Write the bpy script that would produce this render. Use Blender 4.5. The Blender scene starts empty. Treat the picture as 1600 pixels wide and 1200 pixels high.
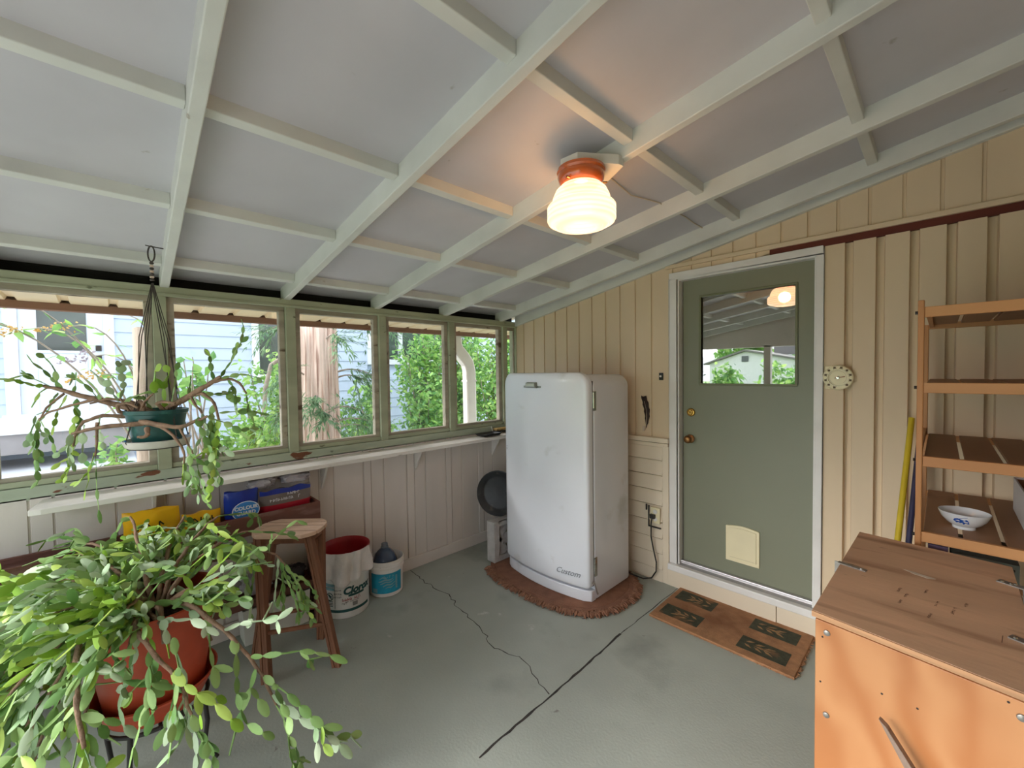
import bpy, bmesh, math, random
from mathutils import Vector, Matrix, noise
PI = math.pi
rnd = random.Random(11)
SC = bpy.context.scene
COL = SC.collection

# ------------------------------------------------------------------ helpers
def lin(c):
    return tuple(((v/255)/12.92 if v/255 <= .04045 else ((v/255+.055)/1.055)**2.4) for v in c)

class G:
    """collects shapes; obj() links them as ONE mesh object"""
    def __init__(s): s.v = []; s.f = []; s.m = []; s.cur = 0
    def add(s, vs, fs, m=None):
        o = len(s.v); s.v += [tuple(p) for p in vs]
        for f in fs:
            s.f.append(tuple(i+o for i in f)); s.m.append(s.cur if m is None else m)
    def box(s, x0, y0, z0, x1, y1, z1, m=None):
        v = [(x0,y0,z0),(x1,y0,z0),(x1,y1,z0),(x0,y1,z0),(x0,y0,z1),(x1,y0,z1),(x1,y1,z1),(x0,y1,z1)]
        s.add(v, [(0,3,2,1),(4,5,6,7),(0,1,5,4),(1,2,6,5),(2,3,7,6),(3,0,4,7)], m)
    def hexa(s, bot, top, m=None):
        n = len(bot)
        s.add(list(bot)+list(top), [tuple(range(n-1,-1,-1)), tuple(range(n,2*n))]+[(i,(i+1)%n,n+(i+1)%n,n+i) for i in range(n)], m)
    def beam(s, p, q, w, h, up=(0,0,1), m=None):
        p = Vector(p); q = Vector(q); d = (q-p).normalized(); r = d.cross(Vector(up)).normalized()*(w/2); u = r.normalized().cross(d)*(h/2)
        s.hexa([p-r-u,p+r-u,p+r+u,p-r+u],[q-r-u,q+r-u,q+r+u,q-r+u], m)
    def tube(s, pts, r, n=8, m=None, cap=True):
        pts = [Vector(p) for p in pts]; k = len(pts)
        rs = r if isinstance(r,(list,tuple)) else [r]*k
        ref = None; vs = []
        for i,p in enumerate(pts):
            d = (pts[min(i+1,k-1)]-pts[max(i-1,0)])
            d = d.normalized() if d.length > 1e-9 else Vector((0,0,1))
            if ref is None: ref = d.orthogonal().normalized()
            ref = (ref-d*ref.dot(d)); ref = ref.normalized() if ref.length > 1e-6 else d.orthogonal().normalized()
            b = d.cross(ref)
            for j in range(n):
                a = 2*PI*j/n; vs.append(p+(ref*math.cos(a)+b*math.sin(a))*rs[i])
        fs = [(i*n+j, i*n+(j+1)%n, (i+1)*n+(j+1)%n, (i+1)*n+j) for i in range(k-1) for j in range(n)]
        if cap: fs += [tuple(range(n-1,-1,-1)), tuple((k-1)*n+j for j in range(n))]
        s.add(vs, fs, m)
    def lathe(s, c, prof, n=32, m=None, M4=None, cap0=False, cap1=False):
        vs = []
        for (r,z) in prof:
            for j in range(n):
                a = 2*PI*j/n; p = Vector((r*math.cos(a), r*math.sin(a), z))
                if M4: p = M4 @ p
                vs.append(p+Vector(c))
        k = len(prof)
        fs = [(i*n+j, i*n+(j+1)%n, (i+1)*n+(j+1)%n, (i+1)*n+j) for i in range(k-1) for j in range(n)]
        if cap0: fs.append(tuple(range(n-1,-1,-1)))
        if cap1: fs.append(tuple((k-1)*n+j for j in range(n)))
        s.add(vs, fs, m)
    def obj(s, name, mats, parent=None, smooth=None, bevel=0, seg=2):
        me = bpy.data.meshes.new(name); me.from_pydata(s.v, [], s.f)
        if not isinstance(mats,(list,tuple)): mats = [mats]
        for m in mats: me.materials.append(m)
        me.polygons.foreach_set('material_index', s.m); me.update()
        bm = bmesh.new(); bm.from_mesh(me); bmesh.ops.remove_doubles(bm, verts=bm.verts, dist=1e-6)
        bmesh.ops.recalc_face_normals(bm, faces=bm.faces); bm.to_mesh(me); bm.free()
        if smooth is not None:
            me.shade_smooth(); me.set_sharp_from_angle(angle=math.radians(smooth))
        o = bpy.data.objects.new(name, me); COL.objects.link(o)
        if parent is not None: put(o, parent)
        if bevel:
            b = o.modifiers.new('bevel','BEVEL'); b.width = bevel; b.segments = seg; b.limit_method = 'ANGLE'
        return o

def world_loc(o):
    v = Vector(o.location)
    return v
LOCS = {}
def put(o, parent):
    o.parent = parent
    if parent.name in LOCS: o.matrix_parent_inverse = Matrix.Translation(-LOCS[parent.name])
    elif parent.parent is not None: pass
def thing(name, label, cat, loc=(0,0,0), group=None):
    o = bpy.data.objects.new(name, None); COL.objects.link(o); o.empty_display_size = .05
    o.location = loc; LOCS[o.name] = Vector(loc); o['label'] = label; o['category'] = cat
    if group: o['group'] = group
    return o
def tag(o, label, cat, group=None):
    o['label'] = label; o['category'] = cat
    if group: o['group'] = group
    return o
def struct(o, label=None):
    o['kind'] = 'structure'
    if label: o['label'] = label; o['category'] = o.name.split('_')[0].split('.')[0]
    return o

def text_mesh(s, size, shear=0, bold=0):
    cu = bpy.data.curves.new('lettering','FONT'); cu.body = s; cu.size = size; cu.shear = shear
    cu.align_x = 'CENTER'; cu.align_y = 'CENTER'; cu.extrude = 0.0006; cu.offset = bold; cu.resolution_u = 3
    o = bpy.data.objects.new('lettering', cu); COL.objects.link(o)
    dg = bpy.context.evaluated_depsgraph_get()
    me = bpy.data.meshes.new_from_object(o.evaluated_get(dg))
    vs = [v.co.copy() for v in me.vertices]; fs = [tuple(p.vertices) for p in me.polygons]
    bpy.data.objects.remove(o); bpy.data.curves.remove(cu); bpy.data.meshes.remove(me)
    return vs, fs

# ------------------------------------------------------------------ materials
MATS = {}
def mat(name, rgb, rough=.6, var=.06, scale=5, bump=.0, bscale=60, stretch=(1,1,1), metal=0, spot=None, chip=None, spec=.5, wave=None, coat=0):
    """painted / wooden / stone surface: base colour with noise, optional spots = (rgb, threshold, scale, softness), chip likewise"""
    if name in MATS: return MATS[name]
    m = bpy.data.materials.new(name); m.use_nodes = True; nt = m.node_tree; N = nt.nodes; L = nt.links
    b = N['Principled BSDF']; b.inputs['Roughness'].default_value = rough; b.inputs['Metallic'].default_value = metal
    b.inputs['Specular IOR Level'].default_value = spec
    if coat: b.inputs['Coat Weight'].default_value = coat; b.inputs['Coat Roughness'].default_value = .15
    c = lin(rgb)
    tc = N.new('ShaderNodeTexCoord'); mp = N.new('ShaderNodeMapping'); L.new(tc.outputs['Object'], mp.inputs[0])
    mp.inputs['Scale'].default_value = stretch
    nz = N.new('ShaderNodeTexNoise'); nz.inputs['Scale'].default_value = scale; nz.inputs['Detail'].default_value = 5
    L.new(mp.outputs[0], nz.inputs['Vector'])
    rp = N.new('ShaderNodeValToRGB'); rp.color_ramp.elements[0].position = .3; rp.color_ramp.elements[1].position = .7
    rp.color_ramp.elements[0].color = (*[v*(1-var*2) for v in c],1); rp.color_ramp.elements[1].color = (*[min(1,v*(1+var*2)) for v in c],1)
    L.new(nz.outputs[0], rp.inputs[0]); col = rp.outputs[0]
    if wave:
        wrgb, wscale, wdist, wfac, wdir = wave
        w = N.new('ShaderNodeTexWave'); w.inputs['Scale'].default_value = wscale; w.inputs['Distortion'].default_value = wdist
        w.inputs['Detail'].default_value = 3; w.inputs['Detail Scale'].default_value = 1.2; w.bands_direction = wdir
        L.new(mp.outputs[0], w.inputs['Vector'])
        mx = N.new('ShaderNodeMix'); mx.data_type = 'RGBA'; mth = N.new('ShaderNodeMath'); mth.operation = 'MULTIPLY'
        mth.inputs[1].default_value = wfac; L.new(w.outputs['Fac'], mth.inputs[0]); L.new(mth.outputs[0], mx.inputs[0])
        L.new(col, mx.inputs[6]); mx.inputs[7].default_value = (*lin(wrgb),1); col = mx.outputs[2]
    for sp in [spot] if spot and not isinstance(spot, list) else (spot or []):
        srgb, th, ssc, soft = sp[:4]
        n2 = N.new('ShaderNodeTexNoise'); n2.inputs['Scale'].default_value = ssc; n2.inputs['Detail'].default_value = 6
        mp2 = N.new('ShaderNodeMapping'); L.new(tc.outputs['Object'], mp2.inputs[0])
        mp2.inputs['Location'].default_value = (3.1,7.7,1.9)
        if len(sp) > 4: mp2.inputs['Scale'].default_value = sp[4]
        L.new(mp2.outputs[0], n2.inputs['Vector'])
        r2 = N.new('ShaderNodeValToRGB'); r2.color_ramp.elements[0].position = th; r2.color_ramp.elements[1].position = min(1,th+soft)
        L.new(n2.outputs[0], r2.inputs[0])
        mx = N.new('ShaderNodeMix'); mx.data_type = 'RGBA'; L.new(r2.outputs[0], mx.inputs[0]); L.new(col, mx.inputs[6])
        mx.inputs[7].default_value = (*lin(srgb),1); col = mx.outputs[2]
    L.new(col, b.inputs['Base Color'])
    if bump:
        n3 = N.new('ShaderNodeTexNoise'); n3.inputs['Scale'].default_value = bscale; n3.inputs['Detail'].default_value = 4
        L.new(mp.outputs[0], n3.inputs['Vector'])
        bp = N.new('ShaderNodeBump'); bp.inputs['Strength'].default_value = bump; bp.inputs['Distance'].default_value = .01
        L.new(n3.outputs[0], bp.inputs['Height']); L.new(bp.outputs[0], b.inputs['Normal'])
    MATS[name] = m
    return m
def glass(name, fac, tint=(1,1,1), fres=True):
    m = bpy.data.materials.new(name); m.use_nodes = True; nt = m.node_tree; N = nt.nodes; L = nt.links
    N.remove(N['Principled BSDF']); out = N['Material Output']
    tr = N.new('ShaderNodeBsdfTransparent'); tr.inputs[0].default_value = (*tint,1)
    gl = N.new('ShaderNodeBsdfGlossy'); gl.inputs['Roughness'].default_value = .01
    mx = N.new('ShaderNodeMixShader')
    if fres:      # Schlick reflectance, the same from both faces
        ge = N.new('ShaderNodeNewGeometry'); dt = N.new('ShaderNodeVectorMath'); dt.operation = 'DOT_PRODUCT'
        L.new(ge.outputs['Incoming'], dt.inputs[0]); L.new(ge.outputs['Normal'], dt.inputs[1])
        def mth(op, x, y):
            n = N.new('ShaderNodeMath'); n.operation = op
            for i,v in ((0,x),(1,y)):
                if isinstance(v,(int,float)): n.inputs[i].default_value = v
                elif v is not None: L.new(v, n.inputs[i])
            return n.outputs[0]
        c = mth('ABSOLUTE', dt.outputs['Value'], None); p = mth('POWER', mth('SUBTRACT', 1.0, c), 5.0)
        L.new(mth('ADD', mth('MULTIPLY', p, 1-fac), fac), mx.inputs[0])
    else: mx.inputs[0].default_value = fac
    L.new(tr.outputs[0], mx.inputs[1]); L.new(gl.outputs[0], mx.inputs[2]); L.new(mx.outputs[0], out.inputs[0])
    return m
def leafmat(name, rgb, rgb2, trans=.3, rough=.45):
    m = bpy.data.materials.new(name); m.use_nodes = True; nt = m.node_tree; N = nt.nodes; L = nt.links
    b = N['Principled BSDF']; b.inputs['Roughness'].default_value = rough; b.inputs['Specular IOR Level'].default_value = .35
    g = N.new('ShaderNodeNewGeometry'); rp = N.new('ShaderNodeValToRGB')
    rp.color_ramp.elements[0].color = (*lin(rgb),1); rp.color_ramp.elements[1].color = (*lin(rgb2),1)
    L.new(g.outputs['Random Per Island'], rp.inputs[0]); L.new(rp.outputs[0], b.inputs['Base Color'])
    t = N.new('ShaderNodeBsdfTranslucent'); L.new(rp.outputs[0], t.inputs[0])
    mx = N.new('ShaderNodeMixShader'); mx.inputs[0].default_value = trans
    L.new(b.outputs[0], mx.inputs[1]); L.new(t.outputs[0], mx.inputs[2]); L.new(mx.outputs[0], N['Material Output'].inputs[0])
    return m

ceil_paint = mat('white ceiling paint', (193,192,198), .6, .03, 2.5, .05, 30, spot=((150,145,138),.72,9,.06))
beam_paint = mat('white beam paint', (209,211,206), .55, .04, 4, .08, 40, spot=((165,158,145),.72,14,.05))
cream = mat('cream siding paint', (219,198,168), .55, .04, 2, .06, 50, (1,1,.3))
cream2 = mat('cream trim paint', (226,212,190), .5, .03, 2, .05, 50, (.3,1,1))
offwhite = mat('off white board paint', (218,209,203), .5, .04, 3, .06, 50, (1,1,.3), spot=((150,138,125),.74,20,.04))
white_paint = mat('white casing paint', (226,224,222), .45, .03, 6, .06, 40, spot=((165,158,148),.74,28,.04))
green_trim = mat('pale green trim paint', (168,174,148), .55, .08, 7, .12, 40, (1,.3,1), spot=((104,108,84),.68,30,.05,(1,.4,1)))
green_chip = mat('pale green peeling paint', (170,180,160), .55, .07, 7, .15, 40, (1,.3,1), spot=[((104,110,92),.68,30,.05,(1,.4,1)), ((112,66,42),.635,11,.02,(1,.5,1.6))])
grey_wood = mat('bare grey sash wood', (172,164,148), .75, .12, 14, .2, 80, (1,.15,1), spot=((104,88,72),.62,16,.08,(1,.3,1)))
ledge_mat = mat('white ledge paint', (230,225,220), .5, .05, 5, .1, 60, (1,.25,1), spot=((175,160,148),.68,16,.08,(1,.3,1)))
black_gap = mat('black gap', (16,14,13), .9, .1)
concrete = mat('painted concrete', (168,175,168), .62, .06, 1.6, .1, 90,
   spot=[((142,148,142),.58,2.2,.16), ((200,202,198),.70,6.5,.05), ((126,122,118),.70,11,.05)])
crack_mat = mat('crack', (58,54,52), .9, .2, 30)
door_green = mat('sage door paint', (128,131,112), .42, .02, 2, .04, 30)
pane_trim = mat('sage door moulding', (112,116,88), .45, .03)
metal = mat('aluminium', (190,188,190), .35, .06, 20, metal=.8, stretch=(.1,1,1))
brass = mat('brass', (190,148,78), .25, .05, 20, metal=1)
bronze = mat('old brass', (150,112,74), .3, .06, 20, metal=1)
ivory = mat('ivory plastic', (232,222,186), .4, .02)
black_pl = mat('black plastic', (28,26,26), .4, .05)
enamel = mat('white enamel', (230,233,242), .28, .02, 1.5, coat=.5, spot=((205,206,208),.66,3,.1))
chrome = mat('chrome', (205,205,200), .18, .04, metal=1)
seal = mat('rubber seal', (70,66,64), .7, .1)
rug_mat = mat('brown rug', (140,98,78), .95, .1, 14, .5, 160)
fringe_mat = mat('brown rug fringe', (148,106,84), .95, .15, 40, .4, 200)
coir = mat('coir', (172,126,90), .95, .1, 22, .6, 220, spot=((128,84,54),.52,3.0,.22))
coir_green = mat('coir green print', (66,68,52), .95, .15, 30, .5, 220, spot=((138,98,66),.54,7,.12))
coir_lt = mat('coir leaf print', (160,124,86), .95, .15, 30, .5, 220, spot=((112,88,62),.55,14,.1))
cblock = mat('grey concrete block', (186,182,180), .85, .07, 18, .3, 120)
pan_mat = mat('black enamel pan', (44,46,50), .42, .2, 7, .1, 40, spot=((84,80,74),.60,12,.12))
bin_red = mat('red plastic', (158,24,34), .4, .06, 8)
bin_white = mat('white plastic', (226,222,218), .4, .03, 6, spot=((190,182,174),.70,14,.06))
cloth_mat = mat('white cloth', (214,208,206), .9, .05, 9, .3, 150, spot=((178,168,162),.62,7,.14))
label_white = mat('label white', (226,224,220), .5, .02)
label_green = mat('label dark green', (22,72,72), .5, .05)
label_teal = mat('label teal blue', (28,146,178), .45, .1, 14)
label_pale = mat('label pale blue', (126,166,178), .5, .05)
label_red = mat('label red', (150,60,60), .5, .05)
label_grey = mat('label grey', (128,126,124), .5, .05)
jug_mat = mat('blue washer fluid jug', (54,72,98), .2, .08, 5, coat=.3)
jug_cap = mat('grey blue cap', (92,104,118), .5, .05)
stool_wood = mat('weathered stool wood', (126,82,58), .7, .14, 9, .25, 90, (1,1,.12))
seat_wood = mat('sun bleached seat wood', (204,172,150), .75, .1, 8, .2, 90, (1,.2,1), spot=((140,104,80),.6,12,.12,(1,.25,1)))
crate_wood = mat('dark stained crate wood', (112,72,62), .7, .14, 7, .25, 70, (1,.18,1), spot=((150,116,108),.62,10,.12,(1,.25,1)))
bag_blue = mat('blue bag film', (24,52,148), .3, .08, 8, .1, 30)
bag_yellow = mat('yellow bag film', (240,182,24), .3, .06, 8, .1, 30)
bag_grey = mat('grey bag film', (118,108,104), .35, .08, 8, .1, 30)
bag_dark = mat('dark bag film', (34,34,46), .35, .15, 8, .1, 30)
bag_clear = mat('pale plastic film', (178,172,178), .25, .12, 10, .3, 40, spot=((104,100,112),.6,9,.15))
bag_red = mat('crimson print', (176,28,50), .4, .05)
print_white = mat('white print', (225,228,235), .5, .02)
print_lblue = mat('light blue print', (52,132,206), .4, .08)
print_black = mat('black print', (24,22,20), .5, .02)
tub_mat = mat('white tub', (218,216,208), .45, .03, 5)
terracotta = mat('terracotta plastic', (186,74,46), .5, .07, 6, .06, 50, spot=((206,106,78),.62,5,.15))
soil = mat('soil', (58,44,36), .95, .3, 40, .8, 80)
pot_green = mat('dark green plastic pot', (26,78,76), .35, .1, 12, spot=((58,116,112),.6,16,.15))
saucer_white = mat('white saucer', (218,212,208), .4, .06, 9, spot=((176,160,150),.62,10,.12))
saucer_in = mat('brown saucer stain', (156,114,86), .6, .1)
twine = mat('dark twine', (70,64,60), .8, .2, 60)
bead_b = mat('blue bead', (70,120,170), .25, .05)
bark_stem = mat('woody stem', (140,112,92), .85, .18, 24, .6, 90)
iron = mat('dark iron', (40,36,36), .6, .15, 20)
pine = mat('oiled pine', (192,138,88), .5, .07, 5, .05, 70, (1,1,.12), wave=((160,96,50), 1.6, 5, .35, 'X'), spot=((120,66,32),.74,22,.03))
pine_h = mat('oiled pine rail', (194,140,90), .5, .07, 5, .05, 70, (.12,1,1), wave=((164,100,54), 1.6, 5, .35, 'Z'), spot=((120,66,32),.74,22,.03))
slat_mat = mat('dull pine slat', (150,112,84), .6, .08, 5, .05, 70, (1,.12,1), spot=((120,86,62),.6,9,.2,(1,.3,1)))
ply_front = mat('orange plywood', (178,114,66), .5, .05, 3, .03, 60, (1,1,.6), wave=((200,142,94), 1.9, 22, .85, 'X'), spot=((150,84,42),.75,20,.04))
ply_top = mat('brown plywood', (206,166,136), .6, .1, 5, .06, 70, (.3,1,1), spot=[((152,112,86),.54,9,.2,(.25,1.8,1)), ((112,80,62),.66,18,.08,(.4,1.8,1))])
ply_edge = mat('plywood edge', (188,142,104), .7, .12, 20, 0, 60, (.2,.2,4))
steel = mat('steel hardware', (150,146,142), .4, .1, 30, metal=.7)
pencil = mat('pencil marks', (122,90,72), .8, .05)
stick_wood = mat('grey weathered stick', (150,128,114), .8, .15, 12, .3, 80, (1,1,1))
yellow_pole = mat('yellow painted pole', (206,180,44), .4, .06, 8)
blue_pole = mat('navy painted pole', (52,52,82), .4, .15, 10, spot=((120,120,140),.68,26,.06))
porcelain = mat('white porcelain', (226,230,236), .2, .02, coat=.6)
fish_blue = mat('blue glaze', (38,84,170), .25, .1, 30)
card_white = mat('white box board', (222,218,218), .6, .03)
card_brown = mat('brown box board', (150,104,72), .7, .06)
navy = mat('navy fabric', (20,36,60), .8, .15, 10)
book_grey = mat('grey green print board', (112,122,120), .6, .08)
violet = mat('violet print board', (120,104,140), .6, .1)
feather_m = mat('dark brown feather', (46,30,24), .7, .25, 30, .2, 200, (8,1,1))
quill_m = mat('pale quill', (206,186,170), .6, .05)
copper = mat('amber glass fitter', (190,92,40), .16, .14, 9, coat=.8)
rust_gap = mat('bare red wood', (92,40,28), .8, .15, 9, .2, 60, (.2,1,1))
wire_m = mat('cream wire', (198,186,164), .6, .05)
tray_m = mat('black tray', (34,36,40), .35, .15, 9)
tan_m = mat('tan brush bristle', (176,146,92), .9, .2, 60)
house_siding = mat('pale blue siding', (192,206,228), .6, .02, 2)
house_trim = mat('house white trim', (226,230,238), .5, .01)
house_door = mat('house white door', (212,220,234), .45, .01)
house_glass = mat('house window glass', (66,78,74), .08, .2, 2, spec=.8)
house_dark = mat('house deck edge', (150,146,150), .7, .06)
soffit_m = mat('beige soffit metal', (226,206,172), .5, .03, 2)
fascia_m = mat('worn brown fascia', (124,90,74), .75, .14, 6, .2, 60, (1,.2,1), spot=((186,164,148),.66,9,.08,(1,.3,1)))
dspout = mat('white downspout', (226,222,218), .45, .03)
bark = mat('cedar bark', (216,192,180), .9, .16, 16, .8, 40, (1,1,.06), spot=((150,116,104),.56,22,.12,(1,1,.045)))
post_wood = mat('weathered post wood', (176,160,146), .85, .14, 9, .5, 60, (1,1,.15), spot=((186,160,110),.64,6,.12))
twig = mat('grey twig', (150,138,128), .85, .12, 20)
ground_m = mat('pale gravel ground', (212,211,206), .9, .1, 12, .3, 60)
lawn = mat('lawn grass', (110,140,70), .9, .2, 8)
roof_grey = mat('grey roof', (128,124,124), .8, .08, 6)
far_white = mat('far house white', (236,236,240), .6, .02)
curtain_m = mat('grey blind fabric', (186,184,178), .85, .03)
brick_red = mat('neighbour brown wall', (176,140,116), .8, .08)

lamp_m = bpy.data.materials.new('lit milk glass'); lamp_m.use_nodes = True
def _lamp():
    nt = lamp_m.node_tree; N = nt.nodes; L = nt.links; b = N['Principled BSDF']
    b.inputs['Base Color'].default_value = (.30,.27,.20,1); b.inputs['Roughness'].default_value = .25
    tc = N.new('ShaderNodeTexCoord'); w = N.new('ShaderNodeTexWave'); w.wave_type = 'BANDS'; w.bands_direction = 'Z'
    w.inputs['Scale'].default_value = 17; w.inputs['Distortion'].default_value = .3
    L.new(tc.outputs['Object'], w.inputs['Vector'])
    mr = N.new('ShaderNodeMapRange'); mr.inputs[3].default_value = .44; mr.inputs[4].default_value = .70
    L.new(w.outputs['Fac'], mr.inputs[0]); L.new(mr.outputs[0], b.inputs['Emission Strength'])
    b.inputs['Emission Color'].default_value = (1,.88,.66,1)
    t = N.new('ShaderNodeBsdfTransparent'); t.inputs[0].default_value = (1,.75,.45,1); mx = N.new('ShaderNodeMixShader'); mx.inputs[0].default_value = .16
    L.new(b.outputs[0], mx.inputs[1]); L.new(t.outputs[0], mx.inputs[2]); L.new(mx.outputs[0], N['Material Output'].inputs[0])
_lamp()
window_glass = glass('window glass', .05)
door_glass = glass('door glass', .46, (.9,.93,.9), False)

cactus_g = [leafmat('cactus mid green', (108,152,80), (166,194,122), .15), leafmat('cactus bright green', (146,190,66), (196,218,112), .2), leafmat('cactus grey green', (158,190,142), (206,222,190), .12)]
tree_g = [leafmat('shrub green', (112,164,78), (166,206,124), .45), leafmat('shrub dark green', (84,136,72), (132,180,112), .4), leafmat('shrub lime', (150,198,90), (198,226,144), .5)]
cedar_g = leafmat('cedar spray', (76,116,84), (138,170,128), .35)
flower_o = leafmat('faded orange blossom', (196,158,84), (216,184,120), .3)
flower_p = leafmat('faded purple blossom', (150,138,150), (186,172,180), .4)
# ------------------------------------------------------------------ camera
def make_cam():
    yaw, pitch, roll = math.radians(46.00946), math.radians(-1.68486), math.radians(-.7623)
    f = Vector((-math.sin(yaw)*math.cos(pitch), math.cos(yaw)*math.cos(pitch), math.sin(pitch)))
    r = Vector((math.cos(yaw), math.sin(yaw), 0)); u = r.cross(f)
    r2 = r*math.cos(roll)+u*math.sin(roll); u2 = -r*math.sin(roll)+u*math.cos(roll)
    cd = bpy.data.cameras.new('camera'); cd.sensor_width = 36; cd.lens = 648.4*36/1600; cd.clip_start = .02; cd.clip_end = 300
    c = bpy.data.objects.new('camera', cd); COL.objects.link(c)
    m = Matrix((r2, u2, -f)).transposed().to_4x4(); m.translation = (0,0,1.6); c.matrix_world = m
    SC.camera = c
make_cam()

# ------------------------------------------------------------------ room shell
SL = .177
def zr(x): return 2.10+SL*(x+2.95)      # underside of the rafters
def zp(x): return 2.19+SL*(x+2.95)      # underside of the roof boards
WY = 2.97; WX = -3.0; RX = 1.55; FY = -1.15

# floor
g = G(); g.box(-3.3,-1.6,-.25,RX+.1,3.2,0); floor = struct(g.obj('floor', concrete), 'grey green painted concrete porch floor')
def crack(pts, w, name='crack'):
    g = G(); vs = []
    for i,p in enumerate(pts):
        a = Vector(pts[max(i-1,0)]); b = Vector(pts[min(i+1,len(pts)-1)]); d = (b-a).normalized(); n = Vector((-d.y,d.x))
        ww = w*(.6+rnd.random()*.8)
        vs += [(p[0]-n.x*ww/2,p[1]-n.y*ww/2,.0006),(p[0]+n.x*ww/2,p[1]+n.y*ww/2,.0006)]
    g.add(vs, [(2*i,2*i+1,2*i+3,2*i+2) for i in range(len(pts)-1)]); g.obj(name, crack_mat, floor)
def jag(pts, n, amp):
    out = []
    for a,b in zip(pts[:-1],pts[1:]):
        for k in range(n):
            t = k/n; out.append((a[0]+(b[0]-a[0])*t+rnd.uniform(-amp,amp), a[1]+(b[1]-a[1])*t+rnd.uniform(-amp,amp)))
    return out+[pts[-1]]
crack(jag([(-2.98,1.70),(-2.722,1.681),(-2.45,1.70),(-2.30,1.66),(-1.995,1.618),(-1.78,1.55),(-1.60,1.60),(-1.332,1.514)],7,.012), .005)
crack(jag([(-1.317,1.05),(-1.319,1.4),(-1.325,1.8),(-1.337,2.182)],8,.003), .011, 'floor_joint')
crack(jag([(-1.337,2.182),(-1.33,2.5),(-1.322,2.97)],8,.003), .005, 'floor_joint')

# siding wall helper: boards along x, facing -y
def siding(g, x0, x1, grooves, gw, depth, zb, zt, y, m=0):
    br = [(x0,0)]
    for c in grooves:
        if x0 < c-gw/2 and c+gw/2 < x1: br += [(c-gw/2,0),(c-gw/2+gw*.06,1),(c+gw*.36,1),(c+gw/2,0)]
    br.append((x1,0)); vs = []
    for (x,d) in br: vs += [(x,y+d*depth,zb(x)),(x,y+d*depth,zt(x))]
    g.add(vs, [(2*i,2*i+2,2*i+3,2*i+1) for i in range(len(br)-1)], m)
g = G()
gl = [-2.76+.136*k for k in range(-1,10)]
siding(g, -3.02, -1.39, gl, .014, .010, lambda x:0, lambda x:zp(x)+.03, WY)
gt = [-1.54+.136*k for k in range(0,23)]
siding(g, -1.39, RX, [x-.10 for x in gt], .016, .010, lambda x:2.30 if x < -.75 else 2.335, lambda x:zp(x)+.03, WY)
gr = [-.365+.131*k for k in range(0,15)]
siding(g, -.475, RX, gr, .038, .034, lambda x:0, lambda x:2.30, WY-.002)
# backing
g.box(-3.02,WY+.03,0,-1.36,WY+.10,zp(-1.36)); g.box(-1.39,WY+.03,2.25,-.47,WY+.10,2.52); g.box(-.49,WY+.045,0,RX,WY+.12,2.9)
wall_back = struct(g.obj('wall_back', cream), 'cream vertical board wall that holds the door')
# cap rail, band over the door, bare wood gap, trim under the ceiling
g = G(); g.box(-3.0,WY-.045,1.055,-1.392,WY,1.09); g.box(-3.0,WY-.028,1.02,-1.40,WY,1.05)
struct(g.obj('trim_1', cream2, bevel=.004), 'cream cap rail over the low clapboard panel')
g = G()
g.box(-1.42,WY-.022,2.335,RX,WY+.01,2.362)
struct(g.obj('trim_2', cream, bevel=.003), 'narrow cream band above the door')
g = G(); g.box(-.752,WY-.004,2.296,RX,WY+.02,2.335); struct(g.obj('trim_3', rust_gap), 'strip of bare dark red wood above the door')
g = G()
def slope_board(g, x0, x1, y0, y1, zl, zh):
    g.hexa([(x0,y0,zl(x0)),(x1,y0,zl(x1)),(x1,y1,zl(x1)),(x0,y1,zl(x0))],[(x0,y0,zh(x0)),(x1,y0,zh(x1)),(x1,y1,zh(x1)),(x0,y1,zh(x0))])
slope_board(g, -2.99, RX, WY-.035, WY, lambda x:2.062+.189*(x+2.95), lambda x:zp(x)+.01)
struct(g.obj('trim_4', beam_paint, bevel=.004), 'white sloping ledger where the board wall meets the ceiling')
# low clapboard panel between fridge and door
g = G(); zs = [0,.095,.215,.33,.455,.58,.695,.81,.925,1.03]
for a,b in zip(zs[:-1],zs[1:]):
    g.hexa([(-3.0,WY-.036,a),(-1.44,WY-.036,a),(-1.44,WY,a),(-3.0,WY,a)],[(-3.0,WY-.016,b-.010),(-1.44,WY-.016,b-.010),(-1.44,WY,b-.010),(-3.0,WY,b-.010)])
    g.box(-3.0,WY-.010,b-.010,-1.44,WY,b)
g.box(-1.44,WY-.032,0,-1.393,WY,1.03)
struct(g.obj('wall_clapboard', cream2, bevel=.003), 'low cream clapboard wainscot beside the door')

# left wall under the windows
g = G()
ys = []; y = -1.2
gro = [-1.0,-.8,-.72,-.5,-.3,-.22,0.0,.2,.28,.45,.70,.95,1.01,1.115,1.333,1.393,1.499,1.698,1.763,1.872,2.078,2.133,2.252,2.44,2.50,2.62,2.8]
br = [(-1.3,0)]
for c in gro: br += [(c-.006,0),(c-.003,1),(c+.003,1),(c+.006,0)]
br.append((2.99,0)); vs = []
for (yy,d) in br: vs += [(WX-d*.008,yy,0),(WX-d*.008,yy,1.03)]
g.add(vs, [(2*i,2*i+2,2*i+3,2*i+1) for i in range(len(br)-1)])
for a,b in ((1.34,1.39),(1.70,1.76),(2.08,2.13),(2.445,2.495),(.951,1.01),(.21,.27)): g.box(WX,a,0,WX+.009,b,1.0)
g.box(WX-.10,-1.3,-.25,WX-.012,3.05,1.03)
wall_left = struct(g.obj('wall_left', offwhite), 'off white board wall under the windows')
g = G(); g.box(WX,-1.15,0,WX+.016,2.95,.095); struct(g.obj('baseboard_left', offwhite, bevel=.004), 'off white baseboard')

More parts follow.
